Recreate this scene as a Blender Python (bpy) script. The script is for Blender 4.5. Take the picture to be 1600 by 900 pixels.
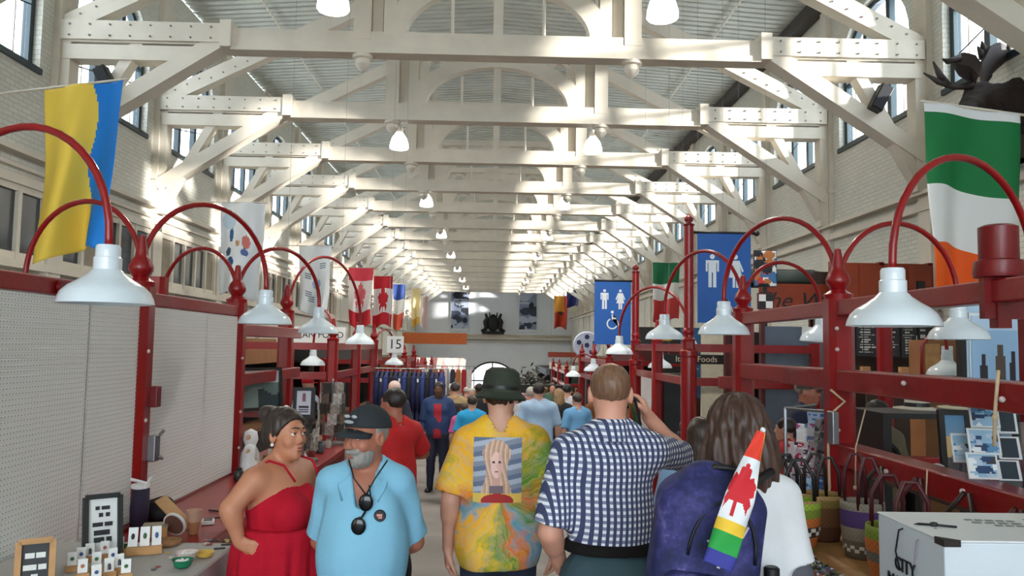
import bpy, bmesh, math, random
import numpy as np
from mathutils import Vector, Matrix
random.seed(7); RNG = np.random.default_rng(7)
SC = bpy.context.scene; COL = SC.collection
for _o in list(bpy.data.objects): bpy.data.objects.remove(_o)
PI = math.pi
# ---------------------------------------------------------------- camera
FPX, EYE, SLOPE = 1250.0, 1.69, 0.05          # focal length in pixels of a 1600 px frame, eye height, fall of the floor
def floor_z(y): return -SLOPE*y
_v = Vector((-30/FPX, -90/FPX, -1)).normalized()      # where the nave's axis falls in the camera
_u = Vector((math.sin(math.radians(1.0)), math.cos(math.radians(1.0)), 0)); _u = (_u - _v*_u.dot(_v)).normalized()
_r = _v.cross(_u)
CAMROT = Matrix((_r, _v, _u))                     # camera axes -> world
camd = bpy.data.cameras.new('camera'); cam = bpy.data.objects.new('camera', camd); COL.objects.link(cam)
camd.sensor_width = 36; camd.lens = 36*FPX/1600; camd.clip_end = 300; camd.clip_start = .05
cam.matrix_world = Matrix.Translation((0, 0, EYE)) @ CAMROT.to_4x4()
SC.camera = cam
def W(px, py, d):                                  # the point at depth y = d seen at a pixel of the 1600x900 photo
    r = CAMROT @ Vector(((px-800)/FPX, (450-py)/FPX, -1))
    return Vector((r.x*d/r.y, d, EYE + r.z*d/r.y))
# ---------------------------------------------------------------- sky, sun, exposure
wd = bpy.data.worlds.new('overcast sky'); SC.world = wd; wd.use_nodes = True
bg = wd.node_tree.nodes['Background']; bg.inputs[0].default_value = (.80, .91, 1.0, 1); bg.inputs[1].default_value = 5.0
sund = bpy.data.lights.new('sun', 'SUN'); sund.energy = 9.0; sund.angle = math.radians(2.0); sund.color = (1, .97, .92)
sun = bpy.data.objects.new('sun', sund); COL.objects.link(sun)
sun.rotation_euler = Vector((-.86, .40, -.12)).to_track_quat('-Z', 'Y').to_euler()
SC.view_settings.view_transform = 'Standard'; SC.view_settings.look = 'None'
SC.view_settings.gamma = 1; SC.view_settings.exposure = 0.6; SC.view_settings.use_curve_mapping = False
# ---------------------------------------------------------------- colours and materials
def S(r, g, b):
    f = lambda c: (c/255/12.92 if c/255 <= .04045 else ((c/255+.055)/1.055)**2.4)
    return (f(r), f(g), f(b), 1)
class NT:
    def __init__(s, m): s.t = m.node_tree; s.n = s.t.nodes; s.bsdf = s.n['Principled BSDF']
    def add(s, kind, **kw):
        o = s.n.new(kind)
        for k, v in kw.items():
            if k.startswith('i_'): o.inputs[k[2:].replace('_', ' ')].default_value = v
            else: setattr(o, k, v)
        return o
    def link(s, a, b): s.t.links.new(a, b)
    def math(s, op, a, b=None):
        o = s.n.new('ShaderNodeMath'); o.operation = op
        for i, x in enumerate((a, b)):
            if x is None: continue
            if isinstance(x, (int, float)): o.inputs[i].default_value = x
            else: s.link(x, o.inputs[i])
        return o.outputs[0]
    def mix(s, f, a, b):
        o = s.n.new('ShaderNodeMix'); o.data_type = 'RGBA'
        for x, i in ((f, 0), (a, 6), (b, 7)):
            if isinstance(x, (int, float, tuple)): o.inputs[i].default_value = x
            else: s.link(x, o.inputs[i])
        return o.outputs[2]
    def ramp(s, f, stops, interp='LINEAR'):
        o = s.n.new('ShaderNodeValToRGB'); o.color_ramp.interpolation = interp
        e = o.color_ramp.elements
        while len(e) < len(stops): e.new(.5)
        for i, (p, c) in enumerate(stops): e[i].position = p; e[i].color = c
        s.link(f, o.inputs[0]); return o.outputs[0]
    def obj(s): return s.add('ShaderNodeTexCoord').outputs['Object']
    def noise(s, scale, detail=4, vec=None, rough=.55):
        o = s.add('ShaderNodeTexNoise'); o.inputs['Scale'].default_value = scale; o.inputs['Detail'].default_value = detail
        o.inputs['Roughness'].default_value = rough
        s.link(vec if vec is not None else s.obj(), o.inputs['Vector']); return o.outputs['Fac']
    def bump(s, h, strength=.3, dist=.01):
        o = s.add('ShaderNodeBump'); o.inputs['Strength'].default_value = strength; o.inputs['Distance'].default_value = dist
        s.link(h, o.inputs['Height']); s.link(o.outputs[0], s.bsdf.inputs['Normal'])
    def base(s, x): s.link(x, s.bsdf.inputs['Base Color'])
_mats = {}
def mat(name, col=None, rough=.6, metal=0., var=.12, scale=6., bump=.1, bscale=None, emit=0., spec=.5, coat=0.):
    if name in _mats: return _mats[name]
    m = bpy.data.materials.new(name); m.use_nodes = True; _mats[name] = m; n = NT(m); b = n.bsdf
    b.inputs['Roughness'].default_value = rough; b.inputs['Metallic'].default_value = metal
    b.inputs['Specular IOR Level'].default_value = spec; b.inputs['Coat Weight'].default_value = coat
    c = S(*col); f = n.noise(scale)
    dark = tuple(x*(1-var) for x in c[:3])+(1,); lite = tuple(min(1, x*(1+var*.6)) for x in c[:3])+(1,)
    n.base(n.ramp(f, [(.3, dark), (.7, lite)]))
    if bump: n.bump(n.noise(bscale or scale*8, 3), bump, .01)
    if emit:
        b.inputs['Emission Color'].default_value = c; b.inputs['Emission Strength'].default_value = emit
    return m
def vmat(name='printed colours', rough=.7, var=.06):          # flat print: colours stored on the mesh
    if name in _mats: return _mats[name]
    m = bpy.data.materials.new(name); m.use_nodes = True; _mats[name] = m; n = NT(m)
    a = n.add('ShaderNodeAttribute', attribute_name='print'); n.base(a.outputs['Color'])
    n.bsdf.inputs['Roughness'].default_value = rough
    n.bump(n.noise(90, 2), .06, .004); return m
def glass_mat(name, tint=(1, 1, 1, 1), gl=.06):
    if name in _mats: return _mats[name]
    m = bpy.data.materials.new(name); m.use_nodes = True; _mats[name] = m; t = m.node_tree
    t.nodes.remove(t.nodes['Principled BSDF'])
    tr = t.nodes.new('ShaderNodeBsdfTransparent'); tr.inputs[0].default_value = tint
    g = t.nodes.new('ShaderNodeBsdfGlossy'); g.inputs['Roughness'].default_value = .03
    mx = t.nodes.new('ShaderNodeMixShader'); mx.inputs[0].default_value = gl
    t.links.new(tr.outputs[0], mx.inputs[1]); t.links.new(g.outputs[0], mx.inputs[2])
    t.links.new(mx.outputs[0], t.nodes['Material Output'].inputs[0]); return m
# ---------------------------------------------------------------- mesh building
class MB:
    def __init__(s): s.v = []; s.f = []; s.cut = []
    def quad(s, a, b, c, d):
        n = len(s.v); s.v += [tuple(a), tuple(b), tuple(c), tuple(d)]; s.f.append((n, n+1, n+2, n+3)); return s
    def box(s, c, size, R=None, taper=1.0):
        n = len(s.v); x, y, z = (q/2 for q in size)
        for sz in (-1, 1):
            t = taper if sz > 0 else 1
            for sx, sy in ((-1, -1), (1, -1), (1, 1), (-1, 1)):
                p = Vector((sx*x*t, sy*y*t, sz*z))
                if R is not None: p = R @ p
                s.v.append(tuple(p+Vector(c)))
        s.f += [tuple(n+i for i in q) for q in ((3, 2, 1, 0), (4, 5, 6, 7), (0, 1, 5, 4), (1, 2, 6, 5), (2, 3, 7, 6), (3, 0, 4, 7))]; return s
    def bb(s, x0, x1, y0, y1, z0, z1): return s.box(((x0+x1)/2, (y0+y1)/2, (z0+z1)/2), (abs(x1-x0), abs(y1-y0), abs(z1-z0)))
    def bar(s, p, q, w, h, up=(0, 0, 1)):                 # box beam from p to q; w across, h along 'up'
        p = Vector(p); q = Vector(q); d = q-p; L = d.length; d.normalize(); up = Vector(up)
        x = d.cross(up)
        if x.length < 1e-5: x = d.cross(Vector((0, 1, 0)))
        x.normalize(); z = x.cross(d)
        return s.box((p+q)/2, (w, L, h), Matrix((x, d, z)).transposed())
    def tube(s, pts, r, n=8, cap=True):
        pts = [Vector(p) for p in pts]; rr = r if isinstance(r, (list, tuple)) else [r]*len(pts)
        base = len(s.v); prev = None
        for i, p in enumerate(pts):
            d = (pts[min(i+1, len(pts)-1)]-pts[max(i-1, 0)]).normalized()
            if prev is None:
                a = d.orthogonal().normalized()
            else:
                a = prev-d*prev.dot(d)
                a = a.normalized() if a.length > 1e-6 else d.orthogonal().normalized()
            prev = a; b = d.cross(a)
            for k in range(n):
                t = 2*PI*k/n; s.v.append(tuple(p+(a*math.cos(t)+b*math.sin(t))*rr[i]))
        for i in range(len(pts)-1):
            for k in range(n):
                s.f.append((base+i*n+k, base+i*n+(k+1) % n, base+(i+1)*n+(k+1) % n, base+(i+1)*n+k))
        if cap:
            s.f.append(tuple(base+k for k in reversed(range(n)))); e = base+(len(pts)-1)*n
            s.f.append(tuple(e+k for k in range(n)))
        return s
    def lathe(s, prof, c=(0, 0, 0), n=20, sx=1., sy=1., R=None, wob=None):    # prof: (r, z) pairs
        base = len(s.v); c = Vector(c)
        for r, z in prof:
            for k in range(n):
                t = 2*PI*k/n; rr = r*(1+(wob(t, z) if wob else 0))
                p = Vector((rr*math.cos(t)*sx, rr*math.sin(t)*sy, z))
                s.v.append(tuple((R @ p if R is not None else p)+c))
        for i in range(len(prof)-1):
            for k in range(n):
                s.f.append((base+i*n+k, base+i*n+(k+1) % n, base+(i+1)*n+(k+1) % n, base+(i+1)*n+k))
        if prof[0][0] > 1e-4: s.f.append(tuple(base+k for k in reversed(range(n))))
        if prof[-1][0] > 1e-4: s.f.append(tuple(base+(len(prof)-1)*n+k for k in range(n)))
        return s
    def ball(s, c, r, n=12, R=None):
        r = r if isinstance(r, (tuple, list)) else (r, r, r); m = max(4, n//2)
        base = len(s.v); c = Vector(c)
        for i in range(m+1):
            a = PI*i/m
            for k in range(n):
                t = 2*PI*k/n; p = Vector((r[0]*math.sin(a)*math.cos(t), r[1]*math.sin(a)*math.sin(t), -r[2]*math.cos(a)))
                s.v.append(tuple((R @ p if R is not None else p)+c))
        for i in range(m):
            for k in range(n):
                s.f.append((base+i*n+k, base+i*n+(k+1) % n, base+(i+1)*n+(k+1) % n, base+(i+1)*n+k))
        return s
    def prism(s, poly, o, ux, uy, th):                    # polygon in plane (ux, uy) at o, extruded by vector th
        o = Vector(o); ux = Vector(ux); uy = Vector(uy); th = Vector(th); n = len(poly); b = len(s.v)
        for a in (0, 1):
            for x, y in poly: s.v.append(tuple(o+ux*x+uy*y+th*a))
        s.f.append(tuple(b+i for i in reversed(range(n)))); s.f.append(tuple(b+n+i for i in range(n)))
        for i in range(n):
            j = (i+1) % n; s.f.append((b+i, b+j, b+n+j, b+n+i))
        return s
    def ring(s, outer, inner, o, ux, uy, th):             # closed band between two outlines of equal length
        o = Vector(o); ux = Vector(ux); uy = Vector(uy); th = Vector(th); n = len(outer); b = len(s.v)
        for a in (0, 1):
            for P in (outer, inner):
                for x, y in P: s.v.append(tuple(o+ux*x+uy*y+th*a))
        for i in range(n):
            j = (i+1) % n; O, I, O2, I2 = b, b+n, b+2*n, b+3*n
            s.f += [(O+i, O+j, I+j, I+i), (O2+j, O2+i, I2+i, I2+j), (O+j, O+i, O2+i, O2+j), (I+i, I+j, I2+j, I2+i)]
        return s
    def mesh(s, name, m=None, smooth=False, recalc=True):
        me = bpy.data.meshes.new(name); me.from_pydata(s.v, [], s.f)
        if recalc:
            b = bmesh.new(); b.from_mesh(me); bmesh.ops.remove_doubles(b, verts=b.verts, dist=1e-5)
            bmesh.ops.recalc_face_normals(b, faces=b.faces); b.to_mesh(me); b.free()
        if smooth is True: me.polygons.foreach_set('use_smooth', [True]*len(me.polygons))
        if smooth == 'auto':
            me.polygons.foreach_set('use_smooth', [True]*len(me.polygons))
            try: me.set_sharp_from_angle(angle=math.radians(35))
            except Exception: pass
        if m: me.materials.append(m)
        return me
    def build(s, name, m, parent=None, smooth=False, world=False, bevel=0., recalc=True, **props):
        if world and parent is not None:
            o = Vector(parent['_o']) if '_o' in parent else Vector((0, 0, 0)); s.v = [(a-o.x, b-o.y, c-o.z) for a, b, c in s.v]
        ob = link(name, s.mesh(name, m, smooth, recalc), parent, **props)
        if bevel:
            md = ob.modifiers.new('bevel', 'BEVEL'); md.width = bevel; md.segments = 2; md.limit_method = 'ANGLE'
        return ob
def link(name, data, parent=None, **props):
    ob = bpy.data.objects.new(name, data); COL.objects.link(ob)
    if parent is not None: ob.parent = parent
    for k, v in props.items(): ob[k] = v
    return ob
def thing(name, label, cat, loc=(0, 0, 0), rz=0., group=None, kind=None):
    o = bpy.data.objects.new(name, None); COL.objects.link(o); o.empty_display_size = .1
    o.location = loc; o.rotation_euler = (0, 0, rz); o['label'] = label; o['category'] = cat
    if group: o['group'] = group
    if kind: o['kind'] = kind
    if rz == 0: o['_o'] = tuple(loc)
    return o
def tag(o, label, cat, group=None):
    o['label'] = label; o['category'] = cat
    if group: o['group'] = group
    return o
def struct(name, mb, m, parent=None, smooth=False, **kw):
    o = mb.build(name, m, parent, smooth, **kw)
    if parent is None: o['kind'] = 'structure'
    return o
def copy_tree(o, parent=None):
    c = o.copy(); COL.objects.link(c)
    if parent is not None: c.parent = parent
    for ch in list(o.children): copy_tree(ch, c)
    return c
def dup(o, loc, rz=None, label=None, group=None):
    c = copy_tree(o); c.location = loc
    if rz is not None: c.rotation_euler = (0, 0, rz)
    if label: c['label'] = label
    if group: c['group'] = group
    return c
def sheet(fn, nu, nv, pos, m=None, name='sheet', parent=None, thick=.004, smooth=True, **props):
    """A printed or cloth sheet: pos(u, v) gives the point, fn(u, v) the colour (0-255); two sided, with thickness."""
    me = bpy.data.meshes.new(name); us = np.linspace(0, 1, nu+1); vs = np.linspace(0, 1, nv+1)
    V = [tuple(pos(u, v)) for v in vs for u in us]
    F = [(j*(nu+1)+i, j*(nu+1)+i+1, (j+1)*(nu+1)+i+1, (j+1)*(nu+1)+i) for j in range(nv) for i in range(nu)]
    me.from_pydata(V, [], F); a = me.color_attributes.new('print', 'FLOAT_COLOR', 'CORNER')
    cols = []
    for j in range(nv):
        for i in range(nu):
            c = S(*fn((i+.5)/nu, (j+.5)/nv)); cols += list(c)*4
    a.data.foreach_set('color', cols)
    me.polygons.foreach_set('use_smooth', [smooth]*len(me.polygons)); me.materials.append(m or vmat())
    ob = link(name, me, parent, **props)
    if thick:
        md = ob.modifiers.new('thickness', 'SOLIDIFY'); md.thickness = thick; md.offset = 0
    return ob
def text(body, size, loc, R, m, parent=None, name='lettering', ext=.002, align='CENTER', sx=1., shear=0.):
    cu = bpy.data.curves.new(name, 'FONT'); cu.body = body; cu.size = size; cu.extrude = ext; cu.align_x = align; cu.align_y = 'CENTER'
    cu.shear = shear; cu.resolution_u = 3
    ob = bpy.data.objects.new(name, cu); me = bpy.data.meshes.new_from_object(ob); bpy.data.objects.remove(ob); me.name = name
    M = Matrix.Translation(loc) @ R.to_4x4() @ Matrix.Diagonal((sx, 1, 1, 1)); me.transform(M); me.materials.clear(); me.materials.append(m)
    return link(name, me, parent)
R_FRONT = Matrix(((1, 0, 0), (0, 0, -1), (0, 1, 0)))        # text facing the viewer (towards -y), reading left to right
R_LEFT = Matrix(((0, 0, -1), (-1, 0, 0), (0, 1, 0)))        # text on a face looking towards -x
R_RIGHT = Matrix(((0, 0, 1), (1, 0, 0), (0, 1, 0)))         # text on a face looking towards +x
# frequently used materials
WHITE = mat('white painted timber', (220, 211, 195), .55, var=.08, scale=2.2, bump=.12)
CEIL = mat('white painted boards', (196, 198, 188), .6, var=.14, scale=1.5, bump=.15)
RED = mat('glossy red paint', (144, 7, 13), .32, var=.18, scale=3, bump=.14, coat=.2)
DKRED = mat('dark red paint', (120, 10, 16), .35, var=.2, scale=3, bump=.14)
BLACK = mat('black paint', (22, 22, 24), .45)
ENAMEL = mat('white enamel', (226, 236, 243), .22, var=.04, bump=.04, coat=.4)
STEEL = mat('brushed steel', (150, 152, 155), .35, metal=.9)
WOOD = mat('light wood', (196, 146, 92), .55, var=.25, scale=9)
PAPER = mat('white paper', (235, 235, 232), .7, var=.03, bump=.05)
CREAM = mat('cream paint', (226, 218, 196), .6)
# ================================================================ the hall
HX, YN, YF, ZW = 7.1, -10.0, 73.0, 9.3             # half width, near and far ends, height of the wall plate
TR = [8.96+3.84*i for i in range(17)]              # roof trusses
SILL, SPR, HW = 5.8, 7.15, 1.42                    # clerestory windows
def brick_mat(name, col):
    m = bpy.data.materials.new(name); m.use_nodes = True; n = NT(m)
    sp = n.add('ShaderNodeSeparateXYZ'); n.link(n.obj(), sp.inputs[0]); cb = n.add('ShaderNodeCombineXYZ')
    n.link(n.math('ADD', sp.outputs[0], sp.outputs[1]), cb.inputs[0]); n.link(sp.outputs[2], cb.inputs[1])
    br = n.add('ShaderNodeTexBrick'); n.link(cb.outputs[0], br.inputs['Vector'])
    for k, v in (('Scale', 1), ('Mortar Size', .008), ('Brick Width', .23), ('Row Height', .078), ('Mortar Smooth', .3)): br.inputs[k].default_value = v
    c = S(*col); br.inputs['Color1'].default_value = c; br.inputs['Color2'].default_value = tuple(x*.9 for x in c[:3])+(1,)
    br.inputs['Mortar'].default_value = tuple(x*.72 for x in c[:3])+(1,)
    n.base(n.mix(n.ramp(n.noise(.8), [(.35, (0, 0, 0, 1)), (.75, (.5, .5, .5, 1))]), br.outputs[0], tuple(x*.78 for x in c[:3])+(1,)))
    n.bump(n.math('SUBTRACT', 1., br.outputs['Fac']), .5, .01); n.bsdf.inputs['Roughness'].default_value = .6; return m
BRICK = brick_mat('white painted brick', (222, 220, 208))
def concrete():
    m = bpy.data.materials.new('worn concrete floor'); m.use_nodes = True; n = NT(m)
    n.base(n.mix(n.ramp(n.noise(1.2, 6), [(.3, (0, 0, 0, 1)), (.7, (1, 1, 1, 1))]), S(112, 106, 102), S(146, 140, 134)))
    n.bsdf.inputs['Roughness'].default_value = .5; n.bump(n.noise(30), .1, .01); return m
fl = MB().quad((-HX-3, YN, floor_z(YN)), (HX+3, YN, floor_z(YN)), (HX+3, 80, floor_z(80)), (-HX-3, 80, floor_z(80)))
struct('floor', fl, concrete(), recalc=False)
def arch_z(t):                                     # height of the window head, t from its axis
    return SPR + math.sqrt(max(0, 1-(t/HW)**2))*1.30
def wall(name, s):
    mb = MB(); x = s*HX; xo = s*(HX+.35); zb = -4.2
    def panel(y0, y1, z00, z01, z10, z11):
        mb.quad((x, y0, z00), (x, y1, z10), (x, y1, z11), (x, y0, z01))
    y = YN
    for i, T in enumerate(TR[:-1]):
        yc = T+1.92
        panel(y, yc-HW, zb, ZW, zb, ZW); y = yc-HW
        N = 14; ts = [-HW*math.cos(PI*k/N) for k in range(N+1)]
        for a, b in zip(ts, ts[1:]):
            panel(yc+a, yc+b, zb, SILL, zb, SILL); panel(yc+a, yc+b, arch_z(a), ZW, arch_z(b), ZW)
            mb.quad((x, yc+a, arch_z(a)), (x, yc+b, arch_z(b)), (xo, yc+b, arch_z(b)), (xo, yc+a, arch_z(a)))
            mb.quad((x, yc+a, SILL), (x, yc+b, SILL), (xo, yc+b, SILL), (xo, yc+a, SILL))
        for a in (-HW, HW): mb.quad((x, yc+a, SILL), (x, yc+a, SPR), (xo, yc+a, SPR), (xo, yc+a, SILL))
        y = yc+HW
    panel(y, YF, zb, ZW, zb, ZW)
    return struct(name, mb, BRICK, recalc=False)
wl = wall('wall_left', -1); wr = wall('wall_right', 1)
pil = MB().bb(-.09, .12, -.19, .19, -4.2, ZW).bb(-.14, .12, -.24, .24, 5.0, 5.12).mesh('pilaster', WHITE)
for w_, s in ((wl, -1), (wr, 1)):
    for T in TR: link('pilaster', pil, w_).location = (s*HX, T, 0)
# ---- clerestory windows, each its own piece of the setting
TEAL = mat('dark teal window paint', (30, 52, 60), .4)
GLASS = glass_mat('clear window glass')
def win_parts():
    N = 16; out = [(-HW, SILL)]+[(-HW*math.cos(PI*k/N), arch_z(-HW*math.cos(PI*k/N))) for k in range(N+1)]+[(HW, SILL)]
    inn = [(-HW+.11, SILL+.12)]+[(u*(HW-.11)/HW, SPR+(z-SPR)*(1-.11/1.3) if k not in (0, N) else SPR) for k, (u, z) in enumerate(out[1:-1])]+[(HW-.11, SILL+.12)]
    P = {}
    P['frame'] = MB().ring(out, inn, (.12, 0, 0), (0, 1, 0), (0, 0, 1), (.12, 0, 0)).mesh('frame', TEAL)
    P['sill'] = MB().bb(-.05, .16, -HW, HW, SILL-.04, SILL+.05).mesh('sill', TEAL)
    zt = lambda t: SPR+math.sqrt(max(0, 1-(t/(HW-.1))**2))*1.19
    P['mullion'] = MB().bb(.11, .22, -.07, .07, SILL+.1, zt(.46)).mesh('mullion', TEAL)
    P['transom'] = MB().bb(.12, .2, -HW+.1, HW-.1, SPR-.04, SPR+.03).mesh('transom', TEAL)
    P['glazing_bar'] = MB().bb(.13, .18, -.014, .014, SILL+.1, SPR).mesh('glazing_bar', WHITE)
    def pane(a, b, lo, hi):
        ts = [a+(b-a)*k/6 for k in range(7)]
        if hi: poly = [(a, lo), (b, lo)]+[(t, zt(t)) for t in reversed(ts)]
        else: poly = [(a, lo), (b, lo), (b, SPR-.04), (a, SPR-.04)]
        return MB().prism(poly, (.165, 0, 0), (0, 1, 0), (0, 0, 1), (.006, 0, 0)).mesh('pane', GLASS)
    e = HW-.11; cuts = [-e, -.46, .46, e]
    P['pane'] = [pane(cuts[i]+.03, cuts[i+1]-.03, SILL+.1, False) for i in range(3)]+[pane(cuts[i]+.02, cuts[i+1]-.02, SPR+.03, True) for i in range(3)]
    P['stay'] = MB().tube([(.0, -1.1, SILL+.95), (.1, 1.15, SILL+.55)], .012, 5).mesh('stay', BLACK)
    return P
WP = win_parts(); nwin = 0
for s in (-1, 1):
    for T in TR[:-1]:
        nwin += 1
        w_ = bpy.data.objects.new('window_%d' % nwin, None); COL.objects.link(w_); w_['kind'] = 'structure'
        w_.location = (s*HX, T+1.92, 0); w_.rotation_euler = (0, 0, 0 if s > 0 else PI)
        link('frame', WP['frame'], w_); link('sill', WP['sill'], w_); link('transom', WP['transom'], w_); link('stay', WP['stay'], w_)
        for t in (-.46, .46): link('mullion', WP['mullion'], w_).location = (0, t, 0)
        for t in (-.94, 0, .94): link('glazing_bar', WP['glazing_bar'], w_).location = (0, t, 0)
        for me in WP['pane']: link('pane', me, w_)
# ---- ceiling: two gentle slopes of boards
RISE = .07
def ceil_z(x): return ZW + RISE*(HX-abs(x))
cb = MB()
for s in (-1, 1): cb.quad((s*(HX+.35), YN, ceil_z(HX+.35)+.05), (0, YN, ceil_z(0)+.05), (0, YF+.3, ceil_z(0)+.05), (s*(HX+.35), YF+.3, ceil_z(HX+.35)+.05))
ceiling = struct('ceiling', cb, CEIL, recalc=False)
def plank(x0, x1):
    return MB().prism([(x0, ceil_z(x0)), (x1, ceil_z(x1)), (x1, ceil_z(x1)+.04), (x0, ceil_z(x0)+.04)], (0, 0, 0), (1, 0, 0), (0, 0, 1), (0, .225, .028))
pm = {s: plank(s*2.1, s*HX).mesh('plank', CEIL) for s in (-1, 1)}; y = 9.0
while y < 27:
    for s in (-1, 1): o = link('plank', pm[s], ceiling); o.location = (0, y, RNG.uniform(-.004, .004)-ZW*math.sin(.10)*0); o.rotation_euler = (0, 0, 0)
    y += .25
fp = MB(); yy = YN
while yy < YF:
    if not 9 <= yy < 27:
        for s in (-1, 1):
            p = plank(s*2.1, s*HX); n = len(fp.v); fp.v += [(a, b+yy, c) for a, b, c in p.v]; fp.f += [tuple(i+n for i in f) for f in p.f]
    for s in (-1, 1):
        p = plank(0, s*2.1); n = len(fp.v); fp.v += [(a, b+yy, c) for a, b, c in p.v]; fp.f += [tuple(i+n for i in f) for f in p.f]
    yy += .25
fp.build('far_planks', CEIL, ceiling, kind='stuff')
struct('trim_1', MB().bb(HX-.32, HX-.02, YN, YF, ZW-.3, ZW-.02), mat('dark cornice', (64, 60, 58), .7))
for k, s in ((2, -1), (3, 1)):
    struct('trim_%d' % k, MB().tube([(s*5.3, YN, ceil_z(5.3)-.1), (s*5.3, YF, ceil_z(5.3)-.1)], .025, 6), WHITE)
# ---- end wall with its ledge and arched door
ew = MB().bb(-HX-.3, HX+.3, YF, YF+.3, -5, 10); endwall = struct('wall_far', ew, mat('smooth white wall paint', (236, 240, 246), .6, var=.05, scale=.6))
MB().bb(-HX, HX, YF-.35, YF, 2.25, 2.6).bb(-HX, HX, YF-.5, YF, 2.6, 2.72).bb(-HX, HX, YF-.2, YF, 2.0, 2.1).build('ledge', WHITE, endwall)
N = 20; R0 = 2.1
d_ = bpy.data.objects.new('door_1', None); COL.objects.link(d_); d_['kind'] = 'structure'; d_.location = (0, YF-.06, -3.7)
outl = [(-R0, 0)]+[(-R0*math.cos(PI*k/N), 2.2+1.75*math.sin(PI*k/N)) for k in range(N+1)]+[(R0, 0)]
inl = [(-R0+.15, .02)]+[(-(R0-.15)*math.cos(PI*k/N), 2.2+1.6*math.sin(PI*k/N)) for k in range(N+1)]+[(R0-.15, .02)]
MB().ring(outl, inl, (0, -.1, 0), (1, 0, 0), (0, 0, 1), (0, .2, 0)).build('frame', BLACK, d_)
MB().bb(-.06, .06, -.08, .06, 0, 3.8).bb(-R0+.1, R0-.1, -.08, .06, 2.15, 2.27).build('mullion', BLACK, d_)
MB().prism(inl, (0, .02, 0), (1, 0, 0), (0, 0, 1), (0, .02, 0)).build('lit_pane', mat('daylit glass', (250, 252, 255), .3, emit=1.2, bump=0), d_)
struct('wall_near', MB().bb(-HX-.3, -4.6, YN-.3, YN, -1, 10).bb(4.6, HX+.3, YN-.3, YN, -1, 10).bb(-4.6, 4.6, YN-.3, YN, 7.2, 10), BRICK)  # unseen near wall, added with a wide opening to let daylight in from behind
# ---- the side strips of wall mouldings and the lower windows on the left
for k, (z, d, h) in enumerate(((3.95, .12, .14), (4.2, .07, .06), (4.4, .16, .08), (2.72, .14, .12))):
    struct('trim_%d' % (4+k), MB().bb(-HX, -HX+d, YN, YF, z, z+h), WHITE)
struct('trim_8', MB().bb(HX-.12, HX, YN, YF, 4.0, 4.12).bb(HX-.2, HX, YN, YF, 4.25, 4.31), WHITE)
DGL = mat('dark reflecting glass', (56, 60, 62), .12, var=.3, scale=.8, bump=0)
for i, T in enumerate(TR[:7]):
    nwin += 1
    w_ = bpy.data.objects.new('window_%d' % nwin, None); COL.objects.link(w_); w_['kind'] = 'structure'; w_.location = (-HX, T+1.92, 2.85)
    MB().bb(0, .08, -1.7, 1.7, 0, .1).bb(0, .08, -1.7, 1.7, 1.0, 1.1).build('frame', WHITE, w_)
    for k in range(6): MB().bb(0, .09, -1.7+k*.66, -1.7+k*.66+.09, 0, 1.1).build('mullion', WHITE, w_)
    for k in range(5): MB().bb(.01, .03, -1.6+k*.66, -1.6+k*.66+.57, .1, 1.0).build('pane', mat('ochre blind', (150, 138, 118), .5) if (i*5+k) % 4 == 2 else DGL, w_)
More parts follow.
